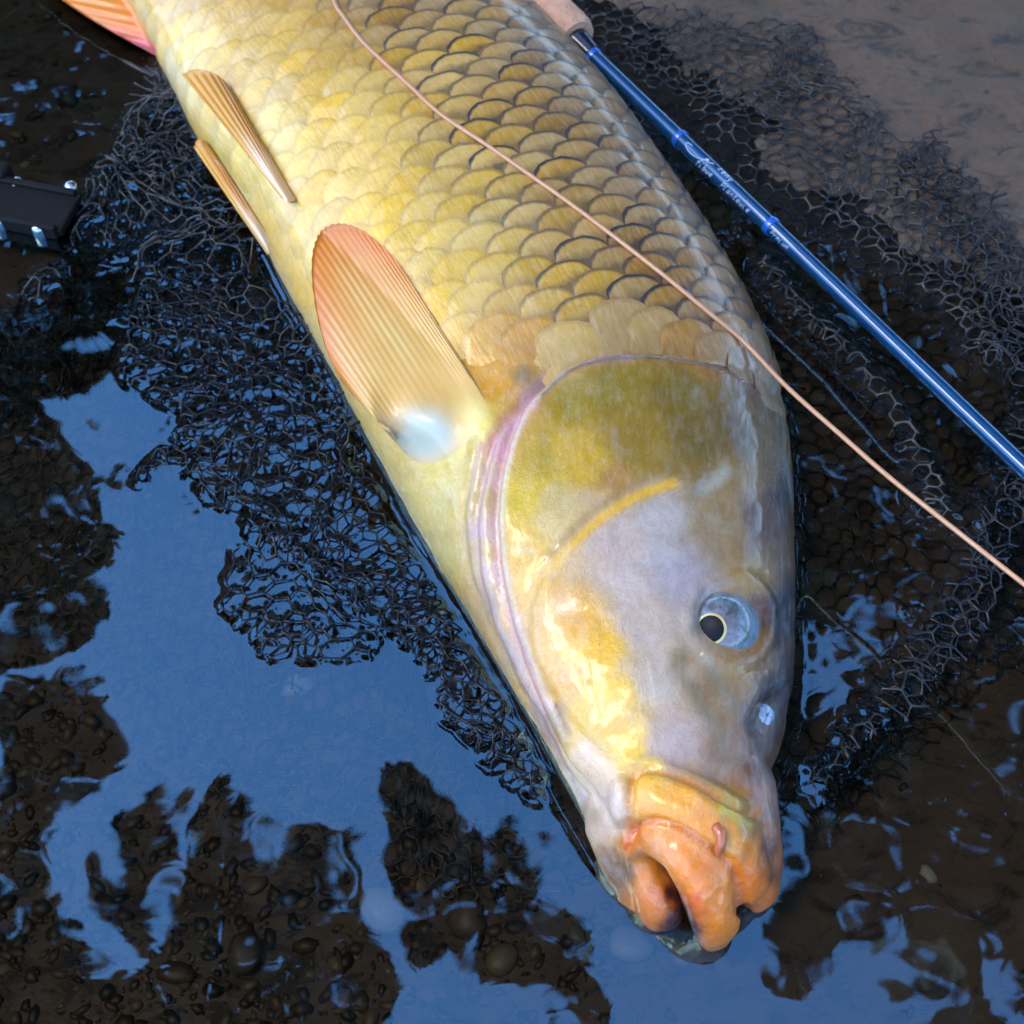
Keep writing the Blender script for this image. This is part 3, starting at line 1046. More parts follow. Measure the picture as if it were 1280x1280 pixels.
def hex_edges(x0, x1, y0, y1, pitch):
    s = pitch / math.sqrt(3)
    E = []
    nx = int((x1 - x0) / pitch) + 2; ny = int((y1 - y0) / (1.5 * s)) + 2
    for j in range(ny):
        for i in range(nx):
            cx = x0 + (i + 0.5 * (j % 2)) * pitch; cy = y0 + j * 1.5 * s
            c = [(cx + s * math.sin(math.pi / 3 * k), cy + s * math.cos(math.pi / 3 * k)) for k in range(6)]
            E += [(c[0], c[1]), (c[1], c[2]), (c[2], c[3])]
    return np.array(E)           # (n,2,2)


def netting(poly_px, zfn, pitch=HEXP, rot=0.0, warp=0.006, wl=0.05, seed=0, rad=0.00042, silt=0.0, squash=None, crumple=0.0, cl=0.02, keep=1.0, zpl=0.0):
    poly = to_plane(poly_px, zpl)
    P_ = np.array(poly); c0 = P_.mean(0); ext = np.abs(P_ - c0).max() * 1.6 + 0.03
    E = hex_edges(-ext, ext, -ext, ext, pitch)
    if squash is not None:
        E = E * np.array(squash)
        ext2 = E.reshape(-1, 2)
    cr, sr = math.cos(rot), math.sin(rot)
    q = E.reshape(-1, 2)
    q = np.stack([q[:, 0] * cr - q[:, 1] * sr, q[:, 0] * sr + q[:, 1] * cr], 1) + c0
    # split each strand in 4 so that it can sag and bend
    q = q.reshape(-1, 2, 2)
    K = 4
    f = np.linspace(0, 1, K)[None, :, None]
    pts = q[:, :1] * (1 - f) + q[:, 1:] * f
    x = pts[..., 0]; y = pts[..., 1]
    dx = warp * fbm(x / wl, y / wl, seed, 3); dy = warp * fbm(x / wl, y / wl, seed + 9, 3)
    if crumple:
        dx = dx + crumple * fbm(x / cl, y / cl, seed + 21, 2); dy = dy + crumple * fbm(x / cl, y / cl, seed + 33, 2)
    X = x + dx; Y = y + dy
    edge = 0.006 * fbm(X / 0.02, Y / 0.02, seed + 50, 2)
    m = in_poly((X + edge)[:, 1], (Y + edge)[:, 1], poly)
    m &= ~in_poly(X[:, 1], Y[:, 1], FISH_FOOT)
    if keep < 1: m &= RNG.random(len(m)) < keep
    X = X[m]; Y = Y[m]; xs = x[m]; ys = y[m]
    Z = zfn(X, Y)
    if crumple:
        Z = Z + crumple * 0.7 * (fbm(xs / cl, ys / cl, seed + 44, 2))
    Z = np.maximum(Z, bed_z(X, Y) + 0.0006)
    Pn = np.stack([X, Y, Z], -1)                    # (n,K,3)
    n = len(Pn)
    T = np.gradient(Pn, axis=1); T /= np.linalg.norm(T, axis=2)[..., None] + 1e-9
    up = np.array([0.03, 0.05, 1.0]); a = np.cross(T, up); a /= np.linalg.norm(a, axis=2)[..., None] + 1e-9
    b_ = np.cross(a, T)
    S = 5
    r = rad * np.array([1.35, 0.85, 0.85, 1.35])[None, :, None, None] * (1 + 0.25 * RNG.normal(size=(n, 1, 1, 1)).clip(-1.5, 1.5))
    w = np.arange(S) * 2 * math.pi / S
    V = Pn[:, :, None, :] + r * (np.cos(w)[None, None, :, None] * a[:, :, None, :] + np.sin(w)[None, None, :, None] * b_[:, :, None, :])
    base = np.arange(n)[:, None, None] * (K * S)
    ii = np.arange(K - 1)[None, :, None] * S; kk = np.arange(S)[None, None, :]; k2 = (kk + 1) % S
    F = np.stack([base + ii + kk, base + ii + k2, base + ii + S + k2, base + ii + S + kk], -1).reshape(-1, 4)
    NETPTS.append(Pn.reshape(-1, 3))
    sv = np.full(n * K * S, silt)
    o = mesh_obj("netting", V.reshape(-1, 3), F, M_NET, None, True, {"silt": sv})
    return parent_keep(o, net)


def ridge_z(lines, base=0.0015):
    """Net height: just over the bed, lifted along folds (polyline px, half width m, top height over the water)."""
    L = [(to_plane(smooth_pl(p, 24)), w, h) for p, w, h in lines]

    def f(x, y):
        z = bed_z(x, y) + base
        for pl, w, h in L:
            d, _, _ = pl_dist(x, y, pl)
            k = np.exp(-(d / w) ** 2)
            z = z * (1 - k) + np.maximum(z, h) * k
        return z
    return f


def heap_z(poly_px, h, soft, lines=()):
    poly = to_plane(poly_px)
    L = [(to_plane(smooth_pl(p, 24)), w, hh) for p, w, hh in lines]

    def f(x, y):
        z = bed_z(x, y) + 0.0015
        ins = in_poly(x, y, poly)
        d, _, _ = pl_dist(x, y, list(poly) + [poly[0]])
        sd = np.where(ins, d, -d)
        k = sstep(-soft * 0.25, soft, sd)
        z = z * (1 - k) + h * k
        for pl, w, hh in L:
            d, _, _ = pl_dist(x, y, pl)
            kk = np.exp(-(d / w) ** 2)
            z = z * (1 - kk) + np.maximum(z, hh) * kk
        return z
    return f


LEFT_ALL = [(-60, 380), (60, 310), (110, 220), (165, 150), (205, 75), (300, 240), (400, 430), (520, 650), (640, 850), (720, 1010), (720, 1090), (640, 1120), (520, 1075), (400, 1010), (260, 960), (150, 840), (60, 760), (-60, 740)]
HEAP = [(150, 400), (190, 345), (260, 330), (350, 385), (420, 440), (445, 520), (500, 640), (560, 740), (640, 870), (700, 985), (680, 1015), (620, 985), (545, 905), (520, 840), (480, 800), (440, 768), (395, 735), (330, 690), (305, 655), (255, 640), (215, 590), (150, 640), (160, 590), (215, 530), (140, 480)]
SHELF = [(200, 620), (290, 610), (400, 680), (500, 780), (470, 840), (330, 840), (262, 765), (220, 680)]
UPL = [(-60, 390), (30, 360), (95, 270), (150, 170), (205, 80), (260, 190), (330, 310), (300, 360), (200, 350), (130, 430), (60, 470), (-60, 500)]
netting(LEFT_ALL, ridge_z([], 0.002), seed=1, rot=0.3, warp=0.012, silt=1.0)
netting(LEFT_ALL, ridge_z([], 0.005), seed=2, rot=-0.35, warp=0.016, silt=0.8, squash=(0.9, 1.1), keep=0.9)
netting(HEAP, heap_z(HEAP, 0.0045, 0.006, [([(190, 370), (270, 350), (400, 440), (450, 540)], .008, .010)]), seed=3, rot=0.15, warp=0.012, crumple=0.003, rad=0.00040)
netting(HEAP, heap_z(HEAP, 0.0018, 0.005), seed=4, rot=-0.2, warp=0.014, crumple=0.009, rad=0.00036)
netting(HEAP, heap_z(HEAP, -0.001, 0.005), seed=5, rot=0.7, warp=0.012, crumple=0.009, rad=0.00036)
netting([(300, 640), (400, 690), (480, 770), (478, 826), (340, 832), (275, 765)], heap_z(SHELF, 0.0012, 0.005), seed=6, rot=0.4, warp=0.012, crumple=0.004)
netting([(300, 640), (400, 690), (480, 770), (478, 826), (340, 832), (275, 765)], heap_z(SHELF, 0.0002, 0.005), seed=61, rot=-0.4, warp=0.012, crumple=0.006)
netting(UPL, ridge_z([([(172, 90), (180, 150), (200, 210), (190, 270)], .006, .003)], 0.004), seed=7, rot=0.2, warp=0.018, crumple=0.010, pitch=0.0066, silt=0.25)
netting(UPL, ridge_z([([(165, 170), (120, 260), (40, 370)], .006, .002)], 0.008), seed=8, rot=0.9, warp=0.018, crumple=0.012, pitch=0.0066, silt=0.25)
netting(UPL, ridge_z([], 0.010), seed=9, rot=-0.5, warp=0.02, crumple=0.014, pitch=0.0072, silt=0.25, squash=(0.8, 1.0))

RIGHT_ALL = [(640, -60), (770, 20), (900, 40), (1012, 55), (1040, 105), (1130, 200), (1215, 290), (1330, 370), (1330, 800), (1230, 860), (1150, 950), (1060, 1020), (1000, 1060), (940, 1080), (900, 600), (700, 60)]
FOLDS = [
    ([(960, 330), (1000, 390), (1060, 440), (1110, 500), (1160, 590), (1172, 640)], .007, .0022),
    ([(975, 160), (1010, 235), (1060, 275), (1110, 310), (1180, 360), (1240, 440)], .007, .0030),
    ([(1010, 60), (1040, 110), (1130, 205), (1215, 295), (1330, 400)], .008, .0065),
    ([(770, 40), (860, 95), (940, 120), (990, 130)], .016, .0016),
]
netting(RIGHT_ALL, ridge_z(FOLDS, 0.0016), seed=11, rot=0.5, warp=0.010, silt=0.45)
BANDS = [
    ([(750, 10), (900, 30), (1010, 58), (1040, 110), (1000, 150), (930, 140), (840, 120), (770, 70)], 12, 0.004, .0072),
    ([(930, 120), (1010, 60), (1050, 110), (1130, 205), (1160, 300), (1090, 260), (1010, 240), (960, 180)], 13, 0.006, .0070),
    ([(1120, 190), (1215, 285), (1330, 380), (1330, 470), (1230, 440), (1150, 330)], 14, 0.006, .0076),
    ([(1000, 230), (1050, 250), (1120, 300), (1200, 350), (1270, 440), (1240, 470), (1150, 360), (1060, 300)], 15, 0.005, .0070),
    ([(930, 310), (990, 350), (1060, 420), (1130, 500), (1185, 620), (1160, 650), (1110, 560), (1040, 480), (970, 390)], 16, 0.005, .0078),
    ([(1200, 540), (1330, 520), (1330, 830), (1220, 850), (1130, 930), (1040, 1010), (990, 1030), (1000, 960), (1090, 880), (1180, 800), (1230, 720)], 17, 0.003, .0090),
    ([(1010, 1060), (960, 1050), (980, 980), (1090, 880), (1180, 840), (1220, 870), (1120, 960)], 18, 0.002, .0094),
    ([(700, 70), (760, 100), (860, 220), (960, 330), (1040, 440), (1000, 480), (960, 440), (850, 250), (740, 120)], 19, 0.005, .0074),
]
EDGE_ROLL = [(1130, 200), (1200, 275), (1262, 380), (1285, 520), (1262, 650), (1200, 770), (1110, 880), (1010, 990)]
er = smooth_pl(EDGE_ROLL, 16)
en = np.gradient(er, axis=0); en = np.stack([-en[:, 1], en[:, 0]], 1) / np.linalg.norm(en, axis=1)[:, None]
ROLL = [tuple(p) for p in er + en * 30] + [tuple(p) for p in (er - en * 30)[::-1]]
for k_ in range(3):
    netting(ROLL, ridge_z([(EDGE_ROLL, .007, .0012)], 0.002 + 0.001 * k_), seed=90 + k_, rot=k_ * 0.8, warp=0.010, crumple=0.006, pitch=.0074, silt=0.15)
for pl, sd, cr, pt in BANDS:
    netting(pl, ridge_z(FOLDS, 0.003), seed=sd, rot=sd * 0.37, warp=0.010, crumple=cr, pitch=pt, silt=0.25)

# yoke of the net at the left edge: a flat black bar with rolled rims and bolts
M_YOKE = simple("black_anodised_metal", (0.007, 0.006, 0.006), 0.6, 0.0, nscale=60, var=0.3)
M_BOLT = simple("bright_bolt_steel", (0.55, 0.56, 0.58), 0.22, 0.0, 1.0, nscale=120, var=0.25)
zy = 0.005
ya = at(-60, 238, zy); yb = at(88, 266, zy)
ax = yb - ya; yl = np.linalg.norm(ax); ax /= yl; ay = np.cross([0, 0, 1.0], ax)
hw = 0.0105


def bar(x0, x1, y0, y1, z0, z1, bev, name, mat, par):
    bm = bmesh.new()
    c = [(x, y, z) for x in (x0, x1) for y in (y0, y1) for z in (z0, z1)]
    vs_ = [bm.verts.new(tuple(ya + ax * p[0] + ay * p[1] + np.array([0, 0, p[2]]))) for p in c]
    bmesh.ops.convex_hull(bm, input=vs_)
    bmesh.ops.dissolve_limit(bm, angle_limit=0.02, verts=bm.verts[:], edges=bm.edges[:])
    bmesh.ops.bevel(bm, geom=bm.edges[:], offset=bev, segments=3, profile=0.6, affect='EDGES')
    bm.normal_update()
    me = bpy.data.meshes.new(name); bm.to_mesh(me); bm.free()
    me.materials.append(mat)
    o = bpy.data.objects.new(name, me); COL.objects.link(o)
    return parent_keep(o, par)


yoke = bar(0, yl, -hw, hw, -0.004, 0.0, 0.0012, "yoke", M_YOKE, net)
for s in (-1, 1):
    o = bar(0.0, yl - 0.002, s * hw - 0.0016, s * hw + 0.0016, -0.005, 0.0020, 0.001, "yoke_rim", M_YOKE, net)
    o.parent = yoke; o.matrix_parent_inverse = Matrix.Identity(4)
o = bar(-0.01, 0.020, hw - 0.001, hw + 0.008, -0.008, 0.004, 0.002, "hinge_lug", M_YOKE, net)
o.parent = yoke; o.matrix_parent_inverse = Matrix.Identity(4)
for (u, v) in ((90, 236), (49, 287), (-2, 278), (22, 231)):
    c0 = at(u, v, zy - 0.002)
    V = []; F = []
    prof = [(0.0, .0032), (.0016, .0031), (.0026, .0024), (.0031, .0012), (.0031, -.006)]
    for rr_, hh_ in prof:
        for k in range(14):
            w = 2 * math.pi * k / 14
            V.append(c0 + np.array([math.cos(w) * rr_, math.sin(w) * rr_, hh_]))
    for i in range(len(prof) - 1):
        for k in range(14):
            F.append([i * 14 + k, (i + 1) * 14 + k, (i + 1) * 14 + (k + 1) % 14, i * 14 + (k + 1) % 14])
    o = mesh_obj("bolt", np.array(V), F, M_BOLT)
    o.parent = yoke

# ------------------------------------------------------------------ the fly rod
rod = empty("fly_rod", tuple(at(860, 175, 0.0)))
tag(rod, "blue carbon fly rod with cork grip lying beside the carp's back", "rod")
M_BLANK, nt, b = nmat("blue_carbon_blank")
n1 = noise(nt, 260, 3, 0.6)
nt.links.new(mixc(nt, n1, (0.001, 0.030, 0.085), (0.002, 0.075, 0.20)), b.inputs['Base Color'])
b.inputs['Roughness'].default_value = 0.25; b.inputs['Metallic'].default_value = 0.35
b.inputs['Coat Weight'].default_value = 1.0; b.inputs['Coat Roughness'].default_value = 0.05
M_WRAP = simple("bright_blue_thread", (0.01, 0.10, 0.42), 0.25, 0.9, nscale=400, var=0.2)
M_CHECK = simple("dark_winding_check", (0.01, 0.014, 0.03), 0.25, 0.7, 0.3)
M_INK = simple("pale_blue_ink", (0.50, 0.62, 0.78), 0.4, 0.5)
M_CORK, nt, b = nmat("cork")
n1 = noise(nt, 130, 5, 0.65); n2 = noise(nt, 420, 3, 0.6)
c = ramp(nt, n1, [(0.3, (0.42, 0.20, 0.11)), (0.7, (0.62, 0.33, 0.19))])
c = mixc(nt, ramp(nt, n2, [(0.62, 0.0), (0.70, 0.85)]), c, (0.10, 0.05, 0.03))
nt.links.new(c, b.inputs['Base Color']); b.inputs['Roughness'].default_value = 0.7
bump(nt, b, n2, 0.4, 0.0006)
RA = at(712, 42, 0.022); RB = at(1300, 604, 0.026)
rdir = RB - RA; rlen = np.linalg.norm(rdir); rdir /= rlen


def rp(u):      # distance along the rod of a photo column on its axis
    best = min(np.linspace(-0.1, 0.45, 600), key=lambda s: abs(chart((RA + rdir * s)[None])[0][0] - u))
    return best


def rod_tube(s0, s1, r0, r1, name, mat, sides=28, n=16, prof=None):
    ss = np.linspace(s0, s1, n)
    rr_ = np.linspace(r0, r1, n) if prof is None else np.array([prof((s - s0) / (s1 - s0)) for s in ss])
    V, F = tube([RA + rdir * s for s in ss], rr_, sides)
    return parent_keep(mesh_obj(name, V, F, mat), rod)


def auto(o, ang=40):
    me = o.data
    bm = bmesh.new(); bm.from_mesh(me)
    for e in bm.edges:
        if len(e.link_faces) == 2 and e.calc_face_angle(0) > R(ang): e.smooth = False
    bm.to_mesh(me); bm.free()
    return o


s_ck = rp(724); s_w1 = rp(742); s_w2 = rp(850); s_w3 = rp(963)
RB0, RB1 = 0.0036, 0.0033
auto(rod_tube(s_ck - 0.004, rlen, RB0, RB1, "blank", M_BLANK, 28, 30))
auto(rod_tube(s_ck - 0.09, s_ck - 0.002, .011, .011, "cork_grip", M_CORK, 36, 26, lambda t: 0.0112 - 0.0004 * math.sin(t * 9) - (0.0018 * max(0, (t - 0.93) / 0.07) ** 2)))
auto(rod_tube(s_ck - 0.003, s_w1 - 0.001, .0058, .0044, "winding_check", M_CHECK, 28, 10, lambda t: 0.0062 - 0.0018 * t))
for s0, w in ((s_w1, .0018), (s_w2, .0014), (s_w3, .0016)):
    auto(rod_tube(s0 - w, s0 + w, RB0 + .0007, RB0 + .0007, "thread_wrap", M_WRAP, 28, 10, lambda t: RB0 + 0.0001 + 0.00035 * math.sin(math.pi * min(max(t, 0.02), 0.98)) ** 0.5))
# handwriting along the blank
ra = np.cross(rdir, [0, 0, 1.0]); ra /= np.linalg.norm(ra)        # towards the lower right of the rod
rb = np.cross(ra, rdir)


def on_rod(s, w, lift=0.0001):
    """w in metres round the blank from its top line."""
    rr_ = RB0 + lift
    ang = w / rr_
    return RA + rdir * s + rr_ * (math.cos(ang) * rb + math.sin(ang) * ra)


viewc = (CAM - (RA + rdir * 0.1)); viewc -= rdir * (viewc @ rdir); viewc /= np.linalg.norm(viewc)
W0 = math.atan2(viewc @ ra, viewc @ rb) * RB0


def scribble(name, strokes, s0, w0, sx, sy, r):
    Vs = []; Fs = []
    for st in strokes:
        q = smooth_pl(st, max(8, len(st) * 5)) if len(st) > 2 else np.array(st, float)
        pth = [on_rod(s0 + p[0] * sx, W0 + w0 + p[1] * sy) for p in q]
        v_, f_ = tube(pth, r, 5)
        n0 = len(Vs); Vs += v_.tolist(); Fs += [[i + n0 for i in f] for f in f_]
    return parent_keep(mesh_obj(name, Vs, Fs, M_INK), rod)


# letters as pen strokes: x runs along the rod, y across it
GL = {
    'f': [[(.5, -1.0), (.3, -1.1), (.25, -.6), (.2, 0), (.15, .3)], [(0, -.55), (.5, -.6)]],
    'i': [[(.1, -.55), (.1, 0), (.25, 0)], [(.12, -.85), (.16, -.82)]],
    'b': [[(.15, -1.1), (.1, 0), (.4, 0), (.45, -.4), (.15, -.45)]],
    'r': [[(.1, -.55), (.1, 0)], [(.1, -.35), (.3, -.58), (.45, -.5)]],
    'e': [[(.1, -.3), (.42, -.35), (.35, -.58), (.1, -.45), (.12, -.05), (.45, -.05)]],
    'a': [[(.42, -.5), (.15, -.5), (.1, -.05), (.38, -.1), (.44, -.5), (.45, 0)]],
    'n': [[(.1, -.55), (.1, 0)], [(.1, -.35), (.3, -.58), (.42, -.4), (.44, 0)]],
    'c': [[(.42, -.5), (.15, -.5), (.1, -.1), (.42, -.02)]],
    't': [[(.2, -.95), (.18, -.05), (.4, 0)], [(.02, -.6), (.42, -.6)]],
    'u': [[(.08, -.55), (.1, -.05), (.35, -.05), (.42, -.55), (.45, 0)]],
    'y': [[(.08, -.55), (.2, -.1), (.4, -.15)], [(.45, -.55), (.35, .2), (.1, .45)]],
    'P': [[(.15, -1.0), (.1, 0)], [(.1, -1.0), (.5, -.9), (.45, -.5), (.12, -.45)]],
    'l': [[(.2, -1.1), (.12, -.05), (.3, 0)]],
    'v': [[(.05, -.55), (.25, 0), (.45, -.58)]],
    'm': [[(.05, -.55), (.05, 0)], [(.05, -.35), (.2, -.58), (.26, 0)], [(.26, -.35), (.42, -.58), (.48, 0)]],
}


def word(name, txt, s0, w0, size, r):
    st = []; x = 0
    for ch in txt:
        if ch == ' ':
            x += 0.5; continue
        for g in GL[ch]:
            st.append([(x + p[0] - p[1] * 0.25, p[1]) for p in g])
        x += 0.62
    return scribble(name, st, s0, w0, size, size * 0.75, r)


s_t = rp(862)
scribble("lettering", [[(0.3, -.5), (0.0, -.35), (0.0, .15), (.45, .55), (1.0, .35), (1.45, -.35), (1.55, -.7), (1.4, -.5), (1.6, -.3), (1.9, -.8)]], s_t, -0.0002, 0.0085, 0.0026, 0.00020)
word("lettering", "ceny", s_t + 0.019, -0.0016, 0.0036, 0.00014)
word("lettering", "fibue", s_t + 0.009, 0.0029, 0.0034, 0.00017)
word("lettering", "Planteuie", s_t + 0.025, 0.0029, 0.0034, 0.00014)
word("lettering", "Prmium", s_w3 + 0.003, 0.0027, 0.0030, 0.00011)

# ------------------------------------------------------------------ the fly line
LP = [(420, 8), (430, 25), (457, 60), (511, 111), (551, 148), (608, 186), (662, 224), (722, 267), (803, 330), (845, 364), (888, 400), (925, 432)]
pts = []
for u, v in LP:
    h, n = on_body(u, v)
    pts.append(h + n * 0.0022)
pts = [at(395, -60, pts[0][2])] + pts
zl = pts[-1][2]
for u, v, z in ((984, 484, zl + .001), (1048, 541, zl + .002), (1112, 597, zl + .003), (1200, 667, zl + .004), (1290, 738, zl + .006), (1400, 826, zl + .009)):
    pts.append(at(u, v, z))
V, F = tube(smooth_pl(pts, 110), 0.00085, 10)
M_LINE, nt, b = nmat("peach_fly_line")
n1 = noise(nt, 300, 3, 0.5)
nt.links.new(mixc(nt, n1, (0.42, 0.18, 0.075), (0.60, 0.29, 0.14)), b.inputs['Base Color'])
b.inputs['Roughness'].default_value = 0.35; b.inputs['Coat Weight'].default_value = 0.3
tag(mesh_obj("fly_line", V, F, M_LINE), "thin peach fly line drawn taut across the carp", "line")

# ------------------------------------------------------------------ stones on the bed
def stone_mesh(seed, n=2):
    bm = bmesh.new()
    bmesh.ops.create_icosphere(bm, subdivisions=n, radius=1.0)
    rs = np.random.default_rng(seed)
    ks = rs.normal(size=(5, 3)); ph = rs.uniform(0, 6, 5)
    for v in bm.verts:
        p = np.array(v.co)
        d = 1 + 0.16 * sum(math.sin(1.6 * (k @ p) + f) for k, f in zip(ks, ph))
        v.co = Vector(p * d * np.array([1, 0.74, 0.34]))
    V = np.array([v.co[:] for v in bm.verts]); F = [[v.index for v in f.verts] for f in bm.faces]
    bm.free()
    return V, F


STONES = [stone_mesh(s, 2 if s < 8 else 1) for s in range(14)]
V = []; F = []; C = []
tones = [(74, 60, 44), (92, 76, 56), (56, 48, 38), (110, 92, 70), (86, 62, 42), (70, 66, 58), (124, 104, 78)]
cnt = 0
while cnt < 2400:
    u = random.uniform(-80, 1360); v = random.uniform(-20, 1300)
    left = sstep(620, 250, u) * sstep(620, 900, v)
    pr = 0.05 + 0.95 * float(left) + 0.5 * float(sstep(900, 1080, v) * sstep(900, 600, u)) + 0.25 * float(sstep(200, 80, u) * sstep(420, 200, v))
    if u > 900: pr *= 0.35
    if random.random() > pr: continue
    p = at(u, v, -0.02)
    if in_poly(np.array([p[0]]), np.array([p[1]]), FISH_FOOT)[0]: continue
    z = float(bed_z(p[0], p[1]))
    r = 0.0010 + 0.0040 * random.random() ** 3.5
    sv, sf = STONES[8 + cnt % 6]
    w = random.uniform(0, 6.28)
    Rm = np.array([[math.cos(w), -math.sin(w), 0], [math.sin(w), math.cos(w), 0], [0, 0, 1]])
    n0 = len(V)
    V += ((sv * r * np.array([1, random.uniform(0.6, 1.1), random.uniform(0.6, 1.2)])) @ Rm.T + np.array([p[0], p[1], z + r * 0.02])).tolist()
    F += [[i + n0 for i in f] for f in sf]
    C += [lin(random.choice(tones)) * random.uniform(0.6, 1.1)] * len(sv)
    cnt += 1
tag(mesh_obj("gravel", np.array(V), F, M_PEB, None, True, {"pigment": np.array(C)}), "small brown gravel strewn over the muddy riverbed", "gravel", kind="stuff")
BIG = [
    (85, 122, .0075, (62, 68, 58), "grey green stone on the mud near the net's yoke"),
    (482, 1136, .0070, (176, 178, 172), "pale angular pebble under the blue reflection below the net"),
    (370, 858, .0062, (170, 176, 176), "whitish pebble under the netting in the blue reflection"),
    (1160, 1092, .0026, (196, 196, 178), "tiny white shell chip on dark mud right of the mouth"),
    (318, 1105, .0042, (104, 94, 72), "olive pebble in the dark water at lower left"),
    (218, 1215, .0060, (88, 66, 44), "brown pebble at the bottom left of the pool"),
    (305, 1200, .0080, (96, 88, 72), "large dark flat stone at the bottom left of the pool"),
    (528, 1110, .0058, (120, 92, 56), "ochre pebble below the tip of the black net"),
    (582, 1150, .0085, (112, 98, 80), "large rounded grey brown stone below the carp's chin"),
    (628, 1202, .0048, (124, 116, 84), "pale olive pebble near the bottom edge, left of the mouth"),
    (720, 1170, .0040, (110, 104, 84), "small round pebble left of the carp's mouth"),
    (858, 1196, .0042, (120, 112, 84), "yellowish pebble just below the carp's open mouth"),
    (788, 1178, .0074, (150, 156, 160), "pale stone under water just below the lower lip"),
    (1158, 1215, .0040, (110, 88, 56), "amber pebble on the mud at lower right"),
    (22, 168, .0035, (140, 122, 84), "small tan pebble on the mud at the upper left"),
    (30, 205, .0030, (176, 150, 100), "sandy yellow pebble above the net's yoke"),
]
for i, (u, v, r, c, lab) in enumerate(BIG):
    p = at(u, v, -0.02); z = float(bed_z(p[0], p[1])); p = at(u, v, z)
    sv, sf = STONES[i % 8]
    w = random.uniform(0, 6.28)
    Rm = np.array([[math.cos(w), -math.sin(w), 0], [math.sin(w), math.cos(w), 0], [0, 0, 1]])
    Vv = (sv * r) @ Rm.T
    o = mesh_obj("pebble", Vv, sf, M_PEB, None, True, {"pigment": np.tile(lin(c), (len(sv), 1))})
    o.location = (p[0], p[1], float(bed_z(p[0], p[1])) + r * 0.04)
    tag(o, lab, "pebble", "pebbles on the riverbed")

# ------------------------------------------------------------------ water surface
gx = graded(-0.27, 0.27, 0.0011, 7.0); gy = graded(-0.21, 0.36, 0.0011, 7.0)
X, Y = np.meshgrid(gx, gy, indexing='ij')
near = (X > -0.27) & (X < 0.27) & (Y > -0.21) & (Y < 0.36)


def gblur(a, sig):
    r = int(sig * 3) + 1
    k = np.exp(-0.5 * (np.arange(-r, r + 1) / sig) ** 2); k /= k.sum()
    for ax_ in (0, 1):
        pad = [(0, 0), (0, 0)]; pad[ax_] = (r, r)
        q = np.pad(a, pad, mode='edge')
        out_ = np.zeros_like(a)
        for i, kv in enumerate(k):
            sl = [slice(None), slice(None)]; sl[ax_] = slice(i, i + a.shape[ax_])
            out_ += kv * q[tuple(sl)]
        a = out_
    return a


ix = np.where((gx >= -0.2701) & (gx <= 0.2701))[0]; iy = np.where((gy >= -0.2101) & (gy <= 0.3601))[0]
Hs = np.zeros((len(ix), len(iy)))
hit_ = np.zeros_like(Hs)
for Pn in NETPTS:
    m = (Pn[:, 2] > -0.0022) & (Pn[:, 2] < 0.006)
    q = Pn[m]
    a_ = np.round((q[:, 0] + 0.27) / 0.0011).astype(int); b_ = np.round((q[:, 1] + 0.21) / 0.0011).astype(int)
    ok = (a_ >= 0) & (a_ < len(ix)) & (b_ >= 0) & (b_ < len(iy))
    wgt = 1.0 - np.clip(np.abs(q[:, 2] - 0.001) / 0.006, 0, 0.8)
    np.maximum.at(hit_, (a_[ok], b_[ok]), wgt[ok])
Hs += 0.0016 * np.clip(gblur(hit_, 1.3), 0, 0.6)
xs, ys = X[np.ix_(ix, iy)], Y[np.ix_(ix, iy)]
fo = in_poly(xs, ys, FISH_FOOT).astype(float)
Hs += 0.0026 * np.clip(gblur(fo, 3.2), 0, 0.5) ** 1.5
Hs += 0.00028 * fbm(xs / 0.055, ys / 0.04, 70, 2)
Z = np.zeros_like(X)
Z[np.ix_(ix, iy)] = Hs
V = np.stack([X, Y, Z], -1).reshape(-1, 3)
wat = mesh_obj("water", V, grid_faces(len(gx), len(gy))[:, ::-1], M_WATER)
tag(wat, kind="structure")

# ------------------------------------------------------------------ trees that overhang the pool (seen in the water)
SKY_OPEN = [
    [(-900, 1000), (-40, 930), (20, 830), (120, 770), (165, 640), (110, 570), (60, 490), (140, 440), (215, 500), (230, 600), (330, 640), (430, 480), (560, 640), (700, 860), (790, 1060), (770, 1150), (735, 1190), (690, 1090), (640, 1030), (600, 1060), (540, 990), (480, 985), (500, 1060), (530, 1130), (520, 1200), (590, 1180), (700, 1250), (720, 1420), (510, 1420), (490, 1250), (465, 1130), (435, 1070), (380, 1050), (340, 1075), (290, 1000), (245, 1050), (215, 1130), (180, 1120), (200, 1030), (165, 1045), (148, 1090), (190, 1180), (135, 1245), (105, 1150), (55, 1065), (95, 980), (125, 880), (40, 870), (-40, 1000), (-900, 1300)],
    [(745, 1110), (960, 1130), (985, 1000), (1002, 1060), (965, 1200), (1000, 1300), (1010, 1420), (760, 1420), (750, 1250)],
    [(985, 1270), (1040, 1205), (1080, 1190), (1160, 1260), (1160, 1420), (1000, 1420)],
    [(1190, 1200), (1290, 1240), (1330, 1330), (1210, 1270)],
    [(1015, 785), (1030, 770), (1050, 805), (1070, 770), (1100, 775), (1110, 830), (1080, 845), (1050, 875), (1020, 885)],
    [(-900, 300), (-300, 350), (-120, 500), (-120, 1000), (-900, 1000)],
]
LEAVES = []
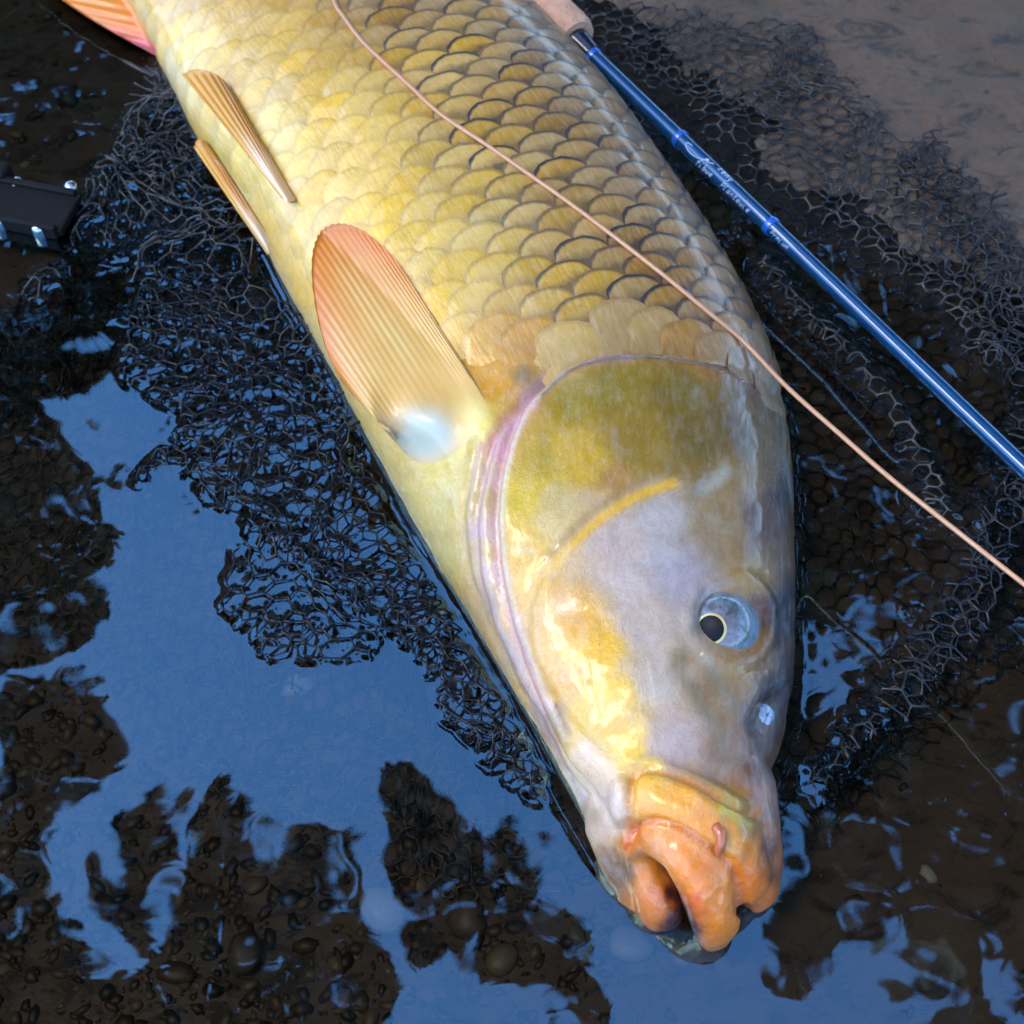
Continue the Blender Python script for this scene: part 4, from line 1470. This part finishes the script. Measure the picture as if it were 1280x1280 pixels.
while len(LEAVES) < 60000:
    u = RNG.uniform(-700, 2100, 4000); v = RNG.uniform(-900, 1700, 4000)
    gap = np.zeros(4000, bool)
    for pl in SKY_OPEN:
        gap |= in_poly(u, v, pl)
    d = FWD[None] + RGT[None] * ((u - 640.0) / FPX)[:, None] + UPV[None] * ((640.0 - v) / FPX)[:, None]
    d /= np.linalg.norm(d, axis=1)[:, None]
    ok = ~gap & (d[:, 2] < -0.12)
    d = d[ok]
    h0 = CAM[None] + d * (-CAM[2] / d[:, 2])[:, None]
    LEAVES += list(h0 + d * np.array([1, 1, -1]) * RNG.uniform(4.2, 6.5, len(d))[:, None])
LEAVES = np.array(LEAVES[:60000])
TRUNKS = [(-3.4, 5.6), (0.4, 7.6), (4.6, 4.6), (4.2, -1.0)]
LABS = ["tall leafy tree leaning over the pool from the far left bank, seen reflected", "broad leafy tree straight across the pool, its crown dark in the water", "dense leafy tree on the right bank shading the mud", "leafy tree at the near right, its boughs reaching overhead"]
own = np.argmin(np.stack([np.hypot(LEAVES[:, 0] - tx_, LEAVES[:, 1] - ty_) for tx_, ty_ in TRUNKS], 1), 1)
for ti, (tx_, ty_) in enumerate(TRUNKS):
    L = LEAVES[own == ti]
    if len(L) == 0: continue
    zb = float(bed_z(tx_, ty_)) - 0.1
    tree = tag(empty("bank_tree", (tx_, ty_, zb)), LABS[ti], "tree", "trees overhanging the pool")
    n = len(L)
    s = RNG.uniform(0.05, 0.10, n)[:, None]
    a_ = RNG.normal(size=(n, 3)); a_ /= np.linalg.norm(a_, axis=1)[:, None]
    r_ = RNG.normal(size=(n, 3)); b_ = np.cross(a_, r_); b_ /= np.linalg.norm(b_, axis=1)[:, None]
    V = np.stack([L - a_ * s, L + b_ * s * 0.55 - a_ * s * 0.1, L + a_ * s, L - b_ * s * 0.55 - a_ * s * 0.1], 1).reshape(-1, 3)
    F = np.arange(n * 4).reshape(-1, 4)
    parent_keep(mesh_obj("crown", V, F, M_LEAF, None, False), tree)
    Vs = []; Fs = []
    top = np.array([tx_, ty_, 5.6]) + np.array([-tx_, -ty_, 0]) * 0.05
    v_, f_ = tube(smooth_pl([(tx_, ty_, zb), (tx_ * 1.01 + .08, ty_, zb + 2), tuple(top)], 10), np.linspace(0.22, 0.10, 10), 10)
    parent_keep(mesh_obj("trunk", v_, f_, M_BARK), tree)
    made = 0
    for k in RNG.integers(0, n, 60):
        e = L[k]
        st = np.array([tx_, ty_, 0]) + (top - np.array([tx_, ty_, 0])) * random.uniform(0.45, 0.98)
        m_ = (st + e) / 2 + np.array([0, 0, 0.35])
        pth = smooth_pl([st, m_, e], 9)
        lu, lv = chart(smooth_pl([st, m_, e], 60) * np.array([1, 1, -1]))
        if made == 8 or any(in_poly(lu, lv, pl).any() for pl in SKY_OPEN):
            continue            # boughs stay within the foliage, clear of the open sky
        made += 1
        v_, f_ = tube(pth, np.linspace(0.055, 0.012, 9), 6)
        parent_keep(mesh_obj("limb", v_, f_, M_BARK), tree)

# ------------------------------------------------------------------ render settings
sc.render.engine = 'CYCLES'
sc.cycles.use_denoising = True
sc.cycles.use_adaptive_sampling = True
sc.cycles.adaptive_threshold = 0.025
sc.cycles.max_bounces = 8
sc.cycles.transparent_max_bounces = 12
sc.cycles.caustics_reflective = False
sc.cycles.caustics_refractive = False
